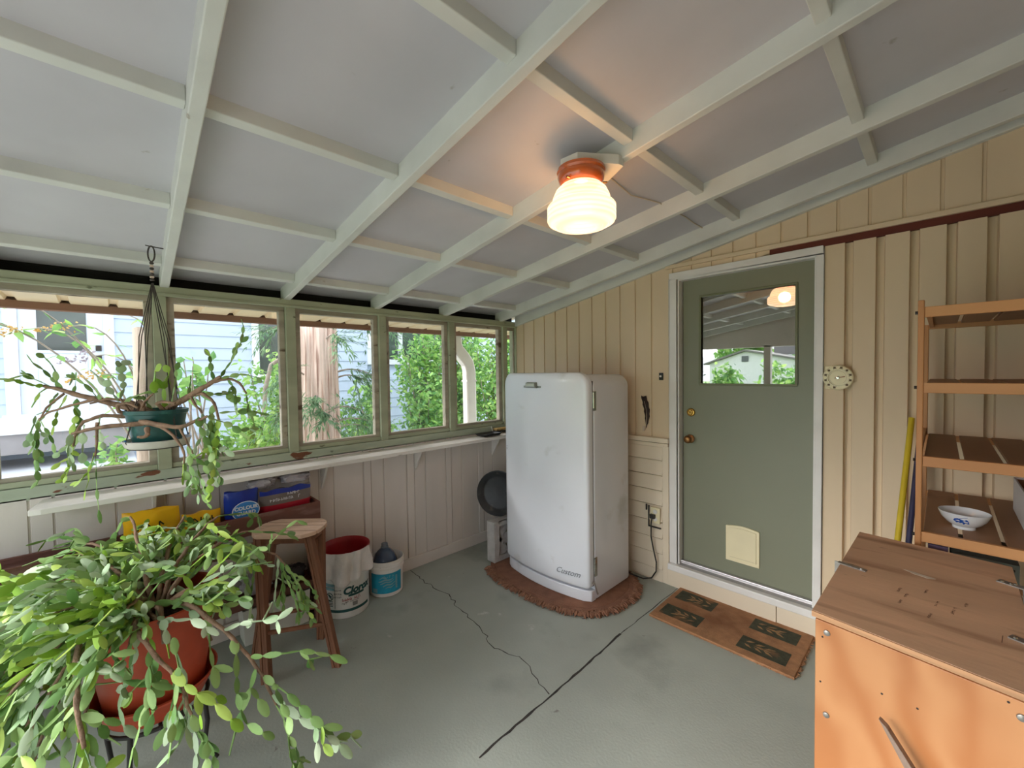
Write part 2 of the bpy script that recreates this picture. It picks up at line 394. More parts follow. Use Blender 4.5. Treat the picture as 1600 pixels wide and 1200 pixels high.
# window wall: green plate, posts, sill
g = G(); g.box(WX-.11,-1.3,2.052,WX+.005,3.0,2.10); g.box(WX-.02,-1.3,2.044,WX+.012,3.0,2.062)
struct(g.obj('trim_5', green_trim, bevel=.004), 'green top plate beam above the windows')
g = G(); g.box(WX-.11,-1.3,1.02,WX,3.0,1.083)
sill = struct(g.obj('trim_6', green_chip, bevel=.004), 'green window sill beam with peeling paint')
g = G(); g.box(WX-.14,-1.3,2.10,WX-.10,3.0,2.26); struct(g.obj('trim_7', black_gap), 'dark gap between plate and roof boards')
PC = [-.45,.203,.868,1.52,2.172,2.812]
for c in PC:
    g = G(); w = .030 if c < 2.8 else .028
    g.box(WX-.10,c-w,1.083,WX-.002,c+w,2.052)
    p = struct(g.obj('window_post', green_trim, bevel=.003), None); p.parent = sill
g = G(); g.box(WX-.10,2.962,1.083,WX-.002,2.985,2.052); p = struct(g.obj('window_post', green_trim, bevel=.003)); p.parent = sill
edges = [-1.2]+PC+[2.97]
for i in range(7):
    y0 = edges[i]+(.031 if i else 0); y1 = edges[i+1]-.031
    if i == 6: y1 = 2.962
    X0, X1 = (WX-.075, WX-.03) if i < 6 else (WX-.05, WX-.03); r = .034 if i < 6 else .010
    g = G()
    g.box(X0,y0,1.085,X1,y1,1.128); g.box(X0,y0,2.018,X1,y1,2.05); g.box(X0,y0,1.128,X1,y0+r,2.018); g.box(X0,y1-r,1.128,X1,y1,2.018)
    w = struct(g.obj('window_%d' % (i+1), grey_wood, bevel=.003), 'window %d of the window wall' % (i+1)); w['label'] = 'grey wooden window sash in the window wall'
    g = G(); g.box(X1-.03,y0+r-.004,1.124,X1-.026,y1-r+.004,2.022); g.obj('pane', window_glass, w)
    g = G(); g.box(X1,y0,1.085,X1+.016,y1,1.112); g.obj('sash_stop', green_trim, w, bevel=.002)

# ceiling: roof boards, rafters, battens
g = G()
slope_board(g, -3.75, RX+.1, FY-.3, 3.1, zp, lambda x:zp(x)+.06)
ceiling = struct(g.obj('ceiling', ceil_paint), 'sloping white painted roof boards of the porch')
RA = [((-2.95,-.455),(-1.2,-.50)), ((-2.939,.207),(-1.255,.175)), ((-2.968,.828),(-.773,.873)), ((-2.924,1.455),(-.293,1.541)), ((-2.931,2.085),(.185,2.300)), ((-2.947,2.736),(.228,2.806)), ((-2.95,-1.1),(0,-1.12))]
def ry(i, x):
    (xa,ya),(xb,yb) = RA[i]; return ya+(yb-ya)*(x-xa)/(xb-xa)
for i in range(7):
    g = G(); x0, x1 = -3.06, RX; a, b = ry(i,x0), ry(i,x1); w = .040
    g.hexa([(x0,a,zr(x0)),(x1,b,zr(x1)),(x1,b+w,zr(x1)),(x0,a+w,zr(x0))],[(x0,a,zp(x0)+.004),(x1,b,zp(x1)+.004),(x1,b+w,zp(x1)+.004),(x0,a+w,zp(x0)+.004)])
    o = g.obj('rafter', beam_paint, ceiling, bevel=.004)
order = [6,0,1,2,3,4,5]
for xb in (-2.775,-2.15,-1.53,-.865,-.235,.42,1.05):
    for i,j in zip(order[:-1],order[1:]):
        g = G(); x0, x1 = xb-.040, xb; ya = ry(i,xb)+.040; yb = ry(j,xb)
        g.hexa([(x0,ya,zp(x0)-.046),(x1,ya,zp(x1)-.046),(x1,yb,zp(x1)-.046),(x0,yb,zp(x0)-.046)],[(x0,ya,zp(x0)+.004),(x1,ya,zp(x1)+.004),(x1,yb,zp(x1)+.004),(x0,yb,zp(x0)+.004)])
        g.obj('batten', beam_paint, ceiling, bevel=.003)
# eave outside the windows
g = G(); g.box(-3.55,-1.6,1.985,-3.515,3.6,2.03); g.box(-3.57,-1.6,1.985,-3.55,3.6,2.10)
struct(g.obj('trim_8', fascia_m, bevel=.003), 'worn brown fascia board at the eave')
g = G(); vs = []; yy = -1.6; prof = []
while yy < 3.6:
    prof += [(yy,0),(yy+.008,.018),(yy+.036,.018),(yy+.044,0)]; yy += .20
vs = []
for (a,d) in prof: vs += [(-3.11,a,2.052+d),(-3.515,a,2.026+d)]
g.add(vs, [(2*i,2*i+1,2*i+3,2*i+2) for i in range(len(prof)-1)])
g.box(-3.52,-1.6,2.05,-3.11,3.6,2.075)
struct(g.obj('trim_9', soffit_m), 'beige ribbed soffit outside the windows')
# the end wall behind the camera: open above a low wall, and the closed right wall
g = G(); g.box(-3.1,FY-.1,-.2,-2.9,FY,zp(-2.9)); 
g.hexa([(-3.0,FY-.1,1.93),(RX,FY-.1,1.93),(RX,FY,1.93),(-3.0,FY,1.93)],[(-3.0,FY-.1,zp(-3)),(RX,FY-.1,zp(RX)),(RX,FY,zp(RX)),(-3.0,FY,zp(-3))])
g.box(.42,FY-.1,-.2,RX,FY,1.95)  # unseen closed panel, added to keep light off the upper right wall
for x in (-1.9,.33): g.box(x,FY-.1,-.2,x+.09,FY,1.95)
struct(g.obj('wall_front', offwhite), 'open porch end with posts, a header beam and an added light-blocking panel')
g = G(); g.box(RX,FY-.1,-.2,RX+.1,3.1,3.1); struct(g.obj('wall_right', cream), 'cream closed side wall of the porch')
# dim hall behind the door
g = G(); g.box(-2.0,4.6,0,.3,4.7,2.7); g.box(-2.1,WY+.1,0,-2.0,4.7,2.7); g.box(.3,WY+.1,0,.4,4.7,2.7); g.box(-2.1,WY+.1,2.7,.4,4.7,2.8); g.box(-2.1,WY+.1,-.1,.4,4.7,0)
struct(g.obj('wall_hall', curtain_m), 'dim hall behind the door')

# ------------------------------------------------------------------ door
DX0, DX1, DZ0, DZ1, DY = -1.315, -.521, .194, 2.24, 3.015
g = G(); wx0, wx1, wz0, wz1 = -1.186, -.625, 1.500, 2.108
g.box(DX0,DY,DZ0,wx0,DY+.045,DZ1); g.box(wx1,DY,DZ0,DX1,DY+.045,DZ1); g.box(wx0,DY,DZ0,wx1,DY+.045,wz0); g.box(wx0,DY,wz1,wx1,DY+.045,DZ1)
door = struct(g.obj('door_1', door_green), 'sage green door with an upper window')
g = G(); t = .014
for (a,b,c,d) in ((wx0-t,wz0-t,wx1+t,wz0),(wx0-t,wz1,wx1+t,wz1+t),(wx0-t,wz0,wx0,wz1),(wx1,wz0,wx1+t,wz1)): g.box(a,DY-.008,b,c,DY+.02,d)
g.obj('pane_moulding', pane_trim, door, bevel=.003)
g = G(); g.box(wx0,DY+.012,wz0,wx1,DY+.018,wz1); g.obj('pane', door_glass, door)
g = G(); vs = []
for i in range(41):
    x = wx0-.03+(wx1-.012-wx0+.03)*i/40; y = DY+.10+.0015*math.sin(i*1.9); vs += [(x,y,wz0-.15),(x,y,wz1+.1)]
g.add(vs, [(2*i,2*i+2,2*i+3,2*i+1) for i in range(40)]); g.obj('blind', curtain_m, door, smooth=60)
# casing
g = G(); cy = WY-.022
g.box(-1.392,cy,.172,-1.335,WY+.02,2.252); g.box(-.512,cy,.172,-.478,WY+.02,2.252); g.box(-1.392,cy,2.252,-.478,WY+.02,2.30)
g.box(-1.335,WY-.01,.17,-1.322,DY+.05,2.252); g.box(-.521,WY-.01,.17,-.508,DY+.05,2.252); g.box(-1.335,WY-.01,2.240,-.508,DY+.05,2.256)
g.box(-1.345,cy-.004,.17,-1.335,WY,2.25)
g.obj('door_casing', white_paint, door, bevel=.003)
g = G()
g.hexa([(-1.335,WY-.02,.155),(-.508,WY-.02,.155),(-.508,DY+.04,.170),(-1.335,DY+.04,.170)],[(-1.335,WY-.02,.172),(-.508,WY-.02,.172),(-.508,DY+.04,.196),(-1.335,DY+.04,.196)])
g.box(-1.335,DY-.035,.165,-.508,DY-.004,.198)
g.obj('threshold', metal, door, bevel=.003)
g = G(); g.box(-1.392,WY-.055,.125,-.478,WY+.02,.172); g.obj('door_sill', white_paint, door, bevel=.006)
g = G(); g.box(-1.40,WY-.035,0,-.70,WY+.03,.125); g.box(-.698,WY-.028,0,-.478,WY+.03,.125); g.obj('riser', cream2, door, bevel=.003)
RXm = Matrix.Rotation(PI/2,4,'X')   # lathe axis towards -y
g = G(); kx, kz = -1.262, 1.098
g.lathe((kx,DY,kz), [(0,.004),(.031,.004),(.031,.009),(.024,.014),(.012,.018),(.011,.034),(.018,.038),(.027,.048),(.028,.056),(.022,.066),(.010,.070),(0,.070)], 28, M4=RXm)
g.obj('doorknob', bronze, door, smooth=50)
g = G(); g.lathe((-1.258,DY,1.290), [(0,.0),(.030,.0),(.030,.006),(.026,.013),(.019,.015),(.016,.020),(0,.020)], 28, M4=RXm)
db = g.obj('deadbolt', brass, door, smooth=40)
g = G(); g.box(-1.2600,DY-.0215,1.284,-1.2560,DY-.0195,1.297); g.obj('keyhole', black_pl, db)
# pet flap
g = G(); a, b, c, d = -1.018,-.812,.292,.530
def arch(x0,x1,z0,z1,rise,n=12):
    return [(x0,z0),(x1,z0)]+[(x1+(x0-x1)*i/n, z1+rise*math.sin(PI*i/n)) for i in range(n+1)]
def plate(g, pts, y0, y1): g.hexa([(x,y1,z) for x,z in pts],[(x,y0,z) for x,z in pts])
plate(g, arch(a,b,c,d,.014), DY-.012, DY+.002); pf = g.obj('pet_flap', ivory, door, bevel=.004)
g = G(); plate(g, arch(a+.018,b-.018,c+.024,d-.012,.010), DY-.0165, DY-.011); g.obj('flap', ivory, pf, bevel=.002)
g = G(); g.box(a+.026,DY-.0172,c+.030,b-.026,DY-.0162,c+.032); g.obj('flap_line', mat('beige seam',(196,184,150)), pf)

# ------------------------------------------------------------------ ceiling lamp and its wire
LX, LY = -1.048, 1.425
lamp = thing('ceiling_light', 'lit cream ribbed glass ceiling lamp with amber fitter on a white board', 'lamp', (LX,LY,2.45))
g = G(); bp = [(-1.018,1.361),(-.915,1.500),(-.912,1.530),(-1.030,1.60),(-1.13,1.575),(-1.176,1.45),(-1.10,1.357)]
g.hexa([(x,y,2.432) for x,y in bp],[(x,y,2.472) for x,y in bp]); g.obj('mounting_board', beam_paint, lamp, bevel=.002)
g = G(); g.lathe((LX,LY,0), [(0,2.432),(.098,2.432),(.100,2.420),(.094,2.412),(.097,2.404),(.092,2.385),(.078,2.368),(.060,2.360),(0,2.360)], 40)
g.obj('lamp_fitter', copper, lamp, smooth=40)
g = G(); pr = [(.050,2.372),(.085,2.362),(.105,2.342),(.117,2.315),(.121,2.292),(.136,2.283),(.141,2.276),(.141,2.262),(.139,2.259),(.141,2.256),(.141,2.243),(.139,2.240),(.141,2.237),(.141,2.226),(.136,2.216),(.112,2.203),(.110,2.205),(.088,2.196),(.086,2.198),(.060,2.191),(.058,2.193),(.030,2.189),(0,2.189)]
g.lathe((LX,LY,0), pr, 48); g.obj('lamp_shade', lamp_m, lamp, smooth=30)
bl = bpy.data.lights.new('bulb','POINT'); bl.energy = 9; bl.color = (1,.60,.30); bl.shadow_soft_size = .05
bo = bpy.data.objects.new('bulb', bl); COL.objects.link(bo); bo.location = (LX,LY,2.275)
for a in (.6, 2.7, 4.8):
    g = G(); x, y = LX+.088*math.cos(a), LY+.088*math.sin(a); g.tube([(x,y,2.372),(x+.018*math.cos(a),y+.018*math.sin(a),2.370)], .004, 8); g.obj('screw', bronze, lamp)
g = G(); wp = [(-1.02,1.60),(-1.10,1.72),(-1.12,1.95),(-1.10,2.12),(-1.086,2.20)]
g.tube([(x,y,zp(x)-.005-(.01 if i==2 else 0)) for i,(x,y) in enumerate(wp)], .0035, 6)
g.tube([(-1.086,2.20,zp(-1.086)-.006),(-1.086,2.245,zp(-1.086)-.006)], .003, 6)
g.tube([(-1.086,2.30,zp(-1.086)-.006),(-1.078,2.50,zp(-1.08)-.008),(-1.082,2.63,zp(-1.08)-.012),(-1.087,2.78,zp(-1.087)-.006)], .0035, 6)
tag(g.obj('lamp_wire', wire_m, smooth=60), 'thin cream electric wire running along the ceiling from the lamp', 'wire')

# ------------------------------------------------------------------ refrigerator
FX0, FX1, FYf, FYb = -2.445, -1.628, 2.335, 2.79
FXC = (FX0+FX1)/2; HW = (FX1-FX0)/2
fr = thing('refrigerator', 'old white rounded refrigerator with chrome latch standing on an oval rug', 'refrigerator', (FXC,2.55,.024))
def rr(x0,x1,z0,z1,rt,rb,n=8):
    pts = []
    for cx,cz,r,a0 in ((x1-rb,z0+rb,rb,-PI/2),(x1-rt,z1-rt,rt,0),(x0+rt,z1-rt,rt,PI/2),(x0+rb,z0+rb,rb,PI)):
        for i in range(n+1):
            a = a0+PI/2*i/n; pts.append((cx+r*math.cos(a), cz+r*math.sin(a)))
    return pts
def rings(g, specs, close0=True, close1=True):
    vs = []; n = len(specs[0])
    for sp in specs: vs += sp
    fs = [(i*n+j,i*n+(j+1)%n,(i+1)*n+(j+1)%n,(i+1)*n+j) for i in range(len(specs)-1) for j in range(n)]
    if close0: fs.append(tuple(range(n)))
    if close1: fs.append(tuple((len(specs)-1)*n+j for j in range(n)))
    g.add(vs, fs)
g = G(); body = []
for y,ins in ((FYf+.004,.014),(FYf+.010,.004),(FYf+.03,0),(FYb-.03,0),(FYb-.008,.006),(FYb,.02)):
    body.append([(x,y,z) for x,z in rr(FX0+ins,FX1-ins,.03,1.572-ins,.085-ins*.5,.012)])
rings(g, body); g.obj('cabinet', enamel, fr, smooth=40)
g = G(); g.box(FX0+.02,FYf-.012,.125,FX1-.012,FYf+.008,1.53); g.obj('door_gasket', seal, fr)
def bulge(x): return .058*(1-((x-FXC)/HW)**2)
g = G(); dr = []; 
for s,yo in ((1,.0),(1,-.030),(.995,-.040),(.982,-.046),(.955,-.050),(.9,-.050),(.8,-.050),(.65,-.05),(.5,-.05),(.35,-.05),(.2,-.05),(.08,-.05)):
    ring = []
    for x,z in rr(FX0,FX1-.004,.118,1.590,.092,.03,10):
        cz = .854; xx = FXC+(x-FXC)*(1-(1-s)*1.0); zz = cz+(z-cz)*(1-(1-s)*(HW/.736 if s > .94 else 1))
        ring.append((xx, FYf-.010+yo-bulge(xx), zz))
    dr.append(ring)
# inner rings: subdivide sides so the bulge reads (extra points are on the outline)
def dense(ring, k=6):
    out = []
    for i,p in enumerate(ring):
        q = ring[(i+1)%len(ring)]; d = (Vector(dr0[i])-Vector(dr0[(i+1)%len(dr0)])).length
        m = k if d > .2 else 1
        for t in range(m): out.append((p[0]+(q[0]-p[0])*t/m, p[1]+(q[1]-p[1])*t/m, p[2]+(q[2]-p[2])*t/m))
    return out
dr0 = dr[0]; dr = [dense(r, 10) for r in dr]
dr = [[(x, FYf-.010+yo-bulge(x), z) for (x,_,z) in r] for r,yo in zip(dr,(.0,-.030,-.040,-.046,-.050,-.05,-.05,-.05,-.05,-.05,-.05,-.05))]
rings(g, dr, True, True); fdoor = g.obj('door', enamel, fr, smooth=35)
# kick panel follows the curved front
g = G(); n = 16; front = [(FX0+.004+(FX1-.008-FX0)*i/n, FYf-.048-bulge(FX0+(FX1-FX0)*i/n)+ (.016 if i in (0,n) else 0)) for i in range(n+1)]
pl = front+[(FX1-.004,FYf+.02),(FX0+.004,FYf+.02)]
g.hexa([(x,y,.026) for x,y in pl],[(x,y,.103) for x,y in pl]); g.obj('kick_panel', enamel, fr, smooth=35, bevel=.006)
def fy(x): return FYf-.060-bulge(x)
# latch handle
hx, hz = -2.085, 1.497
g = G(); g.box(hx-.085,fy(hx-.085)-.010,hz-.016,hx+.085,fy(hx)+.006,hz-.002)
nickel = mat('dull nickel', (140,142,136), .3, .05, metal=.7)
hd = g.obj('door_latch', nickel, fr, bevel=.003)
g = G(); pts = [(-.055,-.018),(.055,-.018),(.050,.026),(-.050,.026)]
g.hexa([(hx+x,fy(hx)+.002,hz+z) for x,z in pts],[(hx+x*.88,fy(hx)-.026,hz+z*.8) for x,z in pts]); g.obj('latch_grip', nickel, hd, bevel=.004)
g = G(); g.box(hx-.040,fy(hx)-.0275,hz-.004,hx+.040,fy(hx)-.0262,hz+.016); g.obj('latch_inset', mat('pale green inset',(186,192,178),.3), hd)
for z in (1.40, .265):
    g = G(); hxx = FX1+.002
    g.tube([(hxx,FYf-.004,z-.052),(hxx,FYf-.004,z-.018)], .0075, 10); g.tube([(hxx,FYf-.004,z-.017),(hxx,FYf-.004,z+.018)], .008, 10); g.tube([(hxx,FYf-.004,z+.019),(hxx,FYf-.004,z+.055)], .0075, 10)
    g.box(FX1-.004,FYf-.002,z-.07,FX1+.003,FYf+.024,z+.06); g.obj('hinge', chrome, fr, smooth=40)
g = G(); g.tube([(FX1-.006,FYf-.03,.165),(FX1+.006,FYf-.012,.150),(FX1+.007,FYf+.012,.085),(FX1+.002,FYf+.028,.065)], [.006,.006,.0055,.007], 8); g.obj('door_check', metal, fr, smooth=60)
for z in (.995, 1.008, .985):
    g = G(); ex = FX0+.032; g.box(ex-.003,fy(ex)-.0005,z-.002,ex+.002,fy(ex)+.01,z+.003); g.obj('emblem_hole', black_pl, fr)
g = G(); vs, fs = text_mesh('Custom', .058, .45, 0)
tv = []
for v in vs:
    x = -1.790+v.x; tv.append((x, fy(x)-.0022-v.z, .205+v.y+v.x*.02))
g.add(tv, fs); g.obj('lettering', mat('script chrome',(140,144,152),.35,.05,metal=.3), fr)
g = G(); cw = [(-1.507,WY-.062,.492),(-1.513,WY-.068,.44),(-1.516,WY-.064,.34),(-1.500,WY-.06,.25),(-1.478,WY-.056,.15),(-1.480,WY-.056,.08),(-1.515,WY-.06,.02),(-1.56,WY-.10,.012),(-1.64,FYb+.03,.04),(-1.72,FYb+.012,.10)]
g.tube(cw, .005, 8); g.box(-1.525,WY-.070,.478,-1.489,WY-.045,.508); g.obj('power_cord', black_pl, fr, smooth=60)
# outlet
ol = thing('wall_outlet', 'ivory wall outlet with a black plug beside the door', 'outlet', (-1.492,WY-.04,.50))
g = G(); g.box(-1.530,WY-.044,.440,-1.455,WY-.032,.560); g.obj('cover_plate', ivory, ol, bevel=.003)
for z in (.528,.472):
    g = G(); g.lathe((-1.492,WY-.045,z), [(0,0),(.016,0),(.016,.003),(0,.003)], 16, M4=RXm); g.obj('socket', white_paint, ol)
g = G(); g.box(-1.552,WY-.040,.405,-1.546,WY-.030,.565); g.box(-1.552,WY-.040,.402,-1.452,WY-.030,.410); g.box(-1.572,WY-.040,.525,-1.564,WY-.030,.570); g.obj('outlet_bracket', iron, ol)

# rug under the fridge
rug = thing('oval_rug', 'brown oval rug with shaggy fringe under the white refrigerator', 'rug', (-2.085,2.50,0))
def sup(a, rx, ry, e=2.6):
    c, s_ = math.cos(a), math.sin(a)
    return (math.copysign(abs(c)**(2/e),c)*rx, math.copysign(abs(s_)**(2/e),s_)*ry)
g = G(); RC = (-2.085,2.495); ra, rb = .588, .408
def ring(f,z): return [(RC[0]+sup(2*PI*i/72,ra*f,rb*f)[0], RC[1]+sup(2*PI*i/72,ra*f,rb*f)[1], z) for i in range(72)]
rings(g, [ring(1,.001),ring(1,.020),ring(.97,.024),ring(.945,.024),ring(.935,.020),ring(.925,.024),ring(.5,.024)]); g.obj('rug_body', rug_mat, rug, smooth=40)
g = G()
for i in range(1500):
    a = 2*PI*rnd.random(); x, y = sup(a, ra, rb); f = 1+rnd.uniform(-.015,.02); L_ = rnd.uniform(.025,.055)
    nx, ny = x/ra**2, y/rb**2; nn = math.hypot(nx,ny); nx, ny = nx/nn, ny/nn
    tx, ty = -ny, nx; sk = rnd.uniform(-.02,.02); p = Vector((RC[0]+x*f, RC[1]+y*f, rnd.uniform(.006,.022)))
    q = p+Vector((nx*L_+tx*sk, ny*L_+ty*sk, rnd.uniform(-.004,.006)-p.z*.5)); q.z = max(q.z,.003)
    if q.y > 2.925 or (-2.66 < p.x < -2.50 and 2.18 < p.y < 2.60) or (-2.66 < q.x < -2.50 and 2.18 < q.y < 2.60): continue
    g.tube([p, (p+q)/2+Vector((0,0,.006)), q], [.006,.0065,.0025], 4)
g.obj('fringe', fringe_mat, rug)

# concrete block and black pan beside the fridge
cb = G(); bx0, bx1, by0, by1, bh = -2.628, -2.535, 2.222, 2.56, .335; z0 = .0255
M_ = []
def yz(y,z): return (by0+(by1-by0)*y, z0+bh*z)
# side outline with cut-outs: frame plus diagonal webs
for (ya,za,yb,zb) in ((0,0,.16,1),(.84,0,1,1),(.16,0,.84,.13),(.16,.87,.84,1)):
    a = yz(ya,za); b = yz(yb,zb); cb.box(bx0,a[0],a[1],bx1,b[0],b[1])
for (p,q) in (((.16,.50),(.42,.87)),((.16,.50),(.42,.13)),((.84,.50),(.58,.87)),((.84,.50),(.58,.13)),((.34,.5),(.66,.5))):
    a = yz(*p); b = yz(*q); cb.beam((bx0+.046,a[0],a[1]),(bx0+.046,b[0],b[1]),.092,.055,(1,0,0))
tag(cb.obj('concrete_block', cblock, bevel=.004), 'pale grey openwork concrete block standing beside the refrigerator', 'block')
pan = thing('round_pan', 'black round enamel pan leaning on the concrete block by the refrigerator', 'pan', (-2.60,2.36,.36))
Mp = Matrix.Rotation(math.radians(28),4,'Z') @ Matrix.Rotation(math.radians(81),4,'X')
g = G(); g.lathe((-2.655,2.385,.553), [(0,-.012),(.13,-.012),(.150,-.004),(.172,.020),(.186,.024),(.188,.020),(.175,.014),(.152,-.012),(.132,-.020),(0,-.020)], 40, M4=Mp); g.obj('pan_body', pan_mat, pan, smooth=40)
g = G(); g.lathe((-2.655,2.385,.553), [(.184,.018),(.192,.022),(.192,.028),(.184,.030),(.178,.026)], 40, M4=Mp); g.obj('pan_rim', pan_mat, pan, smooth=40)

# ------------------------------------------------------------------ small things on the door wall
g = G(); ft = thing('feather', 'dark brown feather hanging on the cream wall beside the door', 'feather', (-1.59,WY-.01,1.25))
cv = [(-1.603+.030*math.sin(t*2.4)-.0*t, 1.393-.235*t) for t in [i/14 for i in range(15)]]
for sgn in (-1,1):
    vs = []
    for i,(x,z) in enumerate(cv):
        t = i/14; wv = (.020*math.sin(PI*min(1,.30+t*.72))**.8+.004) if t < .88 else .004
        wv *= 1+.15*math.sin(i*2.1+sgn)
        vs += [(x,WY-.016,z),(x+sgn*wv,WY-.010,z+.010-.012*t)]
    g.add(vs, [(2*i,2*i+1,2*i+3,2*i+2) for i in range(14)])
    g.add([(a,b+.002,c) for a,b,c in vs], [(2*i,2*i+1,2*i+3,2*i+2) for i in range(14)])
g.obj('vane', feather_m, ft)
g = G(); g.tube([(x,WY-.016,z) for x,z in cv[2:]]+[(cv[-1][0]-.006,WY-.014,cv[-1][1]-.02)], [.0012]*6+[.002]*7+[.0018], 6); g.obj('quill', quill_m, ft)
g = G(); g.box(-1.612,WY-.012,1.128,-1.594,WY-.008,1.168); g.obj('label_tag', quill_m, ft)
bell = thing('doorbell_button', 'small black doorbell plate with white button left of the door', 'doorbell', (-1.461,WY-.006,1.551))
g = G(); g.box(-1.477,WY-.010,1.523,-1.445,WY,1.578); g.obj('plate', black_pl, bell, bevel=.003)
g = G(); g.lathe((-1.463,WY-.010,1.552), [(0,0),(.008,0),(.007,.004),(0,.005)], 16, M4=RXm); g.obj('button', white_paint, bell)
th = thing('dial_thermometer', 'round cream dial thermometer on the wall by the door frame', 'thermometer', (-.405,WY-.02,1.543))
g = G(); tc_ = (-.405,WY-.012,1.543)
g.lathe(tc_, [(0,0),(.060,0),(.068,.006),(.070,.016),(.066,.024),(.060,.026),(.047,.026),(.044,.022),(0,.022)], 48, M4=RXm); g.obj('dial', ivory, th, smooth=30)
g = G(); g.lathe(tc_, [(.044,.026),(.0455,.029),(.047,.029),(.0485,.026)], 48, M4=RXm); g.obj('bezel', mat('pale bezel',(246,240,214),.3,.02), th, smooth=40)
g = G()
for k in range(12):
    if k == 6: continue
    a = PI/2-2*PI*k/12+.26
    x, z = tc_[0]+.057*math.cos(a), tc_[2]+.057*math.sin(a); s_ = .0055 if k % 1 == 0 else .004
    g.box(x-s_,tc_[1]-.0275,z-s_,x+s_,tc_[1]-.0255,z+s_)
    for d in (-.13,.13): 
        x, z = tc_[0]+.051*math.cos(a+d), tc_[2]+.051*math.sin(a+d); g.box(x-.0012,tc_[1]-.0275,z-.0012,x+.0012,tc_[1]-.0255,z+.0012)
for k in range(40):
    a = -PI/4+1.5*PI*k/39; x, z = tc_[0]+.038*math.cos(a), tc_[2]+.038*math.sin(a); g.box(x-.0008,tc_[1]-.0235,z-.0008,x+.0008,tc_[1]-.0215,z+.0008)
g.obj('dial_print', mat('dial brown print',(96,78,52),.6), th)
g = G(); g.beam((tc_[0]-.014,tc_[1]-.026,tc_[2]-.003),(tc_[0]+.032,tc_[1]-.026,tc_[2]+.006),.004,.002,(0,1,0)); g.obj('pointer', mat('rust pointer',(150,92,54),.5), th)
g = G(); g.lathe((tc_[0],tc_[1]-.02,tc_[2]), [(0,0),(.009,0),(.008,.010),(0,.012)], 16, M4=RXm); g.obj('pointer_cap', chrome, th, smooth=40)
g = G(); g.box(-.468,WY-.012,1.545,-.43,WY,1.608); g.box(-.468,WY-.012,1.478,-.43,WY,1.53); g.obj('back_plate', ivory, th, bevel=.003)

# doormat
dm = thing('doormat', 'brown coir doormat with green leaf corners in front of the door', 'doormat', (-.91,2.70,0))
mx0, mx1, my0, my1 = -1.305, -.505, 2.468, 2.942
g = G(); g.box(mx0,my0,.001,mx1,my1,.016); g.obj('mat_body', coir, dm, bevel=.004)
for (cx,cy) in ((mx0+.155,my1-.105),(mx0+.155,my0+.135),(mx1-.175,my1-.115),(mx1-.175,my0+.125)):
    g = G(); gl_ = G(); hw, hh = .122, .066; g.box(cx-hw,cy-hh,.015,cx+hw,cy+hh,.0175)
    sx = -1 if cx < -.9 else 1
    for k,(ox,oy,an,ll) in enumerate(((.02,.0,0,.10),(.05,.022,.5,.06),(.05,-.022,-.5,.06),(.0,.026,.5,.055),(.0,-.026,-.5,.055),(-.05,.024,.5,.05),(-.05,-.024,-.5,.05))):
        c0 = Vector((cx+sx*ox-sx*.02, cy+oy, .0185)); dv = Vector((sx*math.cos(an), math.sin(an), 0))*ll; nv = Vector((-dv.y,dv.x,0)).normalized()*.009
        gl_.add([c0-dv*.5, c0-dv*.1+nv, c0+dv*.5, c0-dv*.1-nv],[(0,3,2,1)])
    cp = g.obj('corner_print', coir_green, dm); gl_.obj('leaf_print', coir_lt, cp)
g = G()
for i in range(260):
    e = rnd.random(); 
    if e < .5: p = Vector((mx1, my0+rnd.random()*(my1-my0), .009)); q = p+Vector((rnd.uniform(.004,.016),rnd.uniform(-.01,.01),rnd.uniform(-.006,.004)))
    else: p = Vector((mx0+rnd.random()*(mx1-mx0), my0, .009)); q = p+Vector((rnd.uniform(-.008,.008),-rnd.uniform(.002,.008),rnd.uniform(-.006,.004)))
    g.tube([p,q],[.0022,.001],4)
g.obj('fibre_edge', coir, dm)

# ------------------------------------------------------------------ ledge under the windows
led = thing('window_ledge', 'long white painted ledge board under the windows', 'shelf', (-2.9,1.2,1.0))
g = G(); ly0, ly1 = -.275, 2.965
g.hexa([(-3.0,ly0+.02,.988),(-2.81,ly0-.01,.985),(-2.80,ly0+.03,.985),(-2.80,ly1,.985),(-3.0,ly1,.988)],[(-3.0,ly0+.02,1.016),(-2.81,ly0-.01,1.011),(-2.80,ly0+.03,1.011),(-2.80,ly1,1.011),(-3.0,ly1,1.016)])
g.obj('board', ledge_mat, led, bevel=.003)
for by in (.147,1.036,1.774,2.619):
    g = G(); g.hexa([(-2.999,by-.008,.80),(-2.994,by-.008,.80),(-2.88,by-.008,.985),(-2.999,by-.008,.985)],[(-2.999,by+.008,.80),(-2.994,by+.008,.80),(-2.88,by+.008,.985),(-2.999,by+.008,.985)])
    g.obj('bracket', ledge_mat, led, bevel=.002)
def open_tray(g, x0, y0, x1, y1, z, h, flare=.015, t=.004):
    o = lambda f, zz: [(x0-f,y0-f,zz),(x1+f,y0-f,zz),(x1+f,y1+f,zz),(x0-f,y1+f,zz)]
    vs = o(0,z)+o(flare,z+h)+o(flare-t,z+h)+o(-t,z+t); n = 4
    g.add(vs, [(3,2,1,0)]+[(k*4+j,k*4+(j+1)%4,(k+1)*4+(j+1)%4,(k+1)*4+j) for k in range(3) for j in range(4)]+[(12,13,14,15)])
g = G(); open_tray(g, -2.955, 2.40, -2.845, 2.58, 1.0165, .022); tag(g.obj('tray', tray_m, bevel=.002), 'shallow black tray on the white ledge beside the refrigerator', 'tray')
br = thing('scrub_brush', 'small tan brush with pale handle behind the black tray', 'brush', (-2.95,2.70,1.02))
g = G(); g.box(-2.985,2.62,1.040,-2.935,2.84,1.062); g.obj('bristles', tan_m, br, bevel=.004)
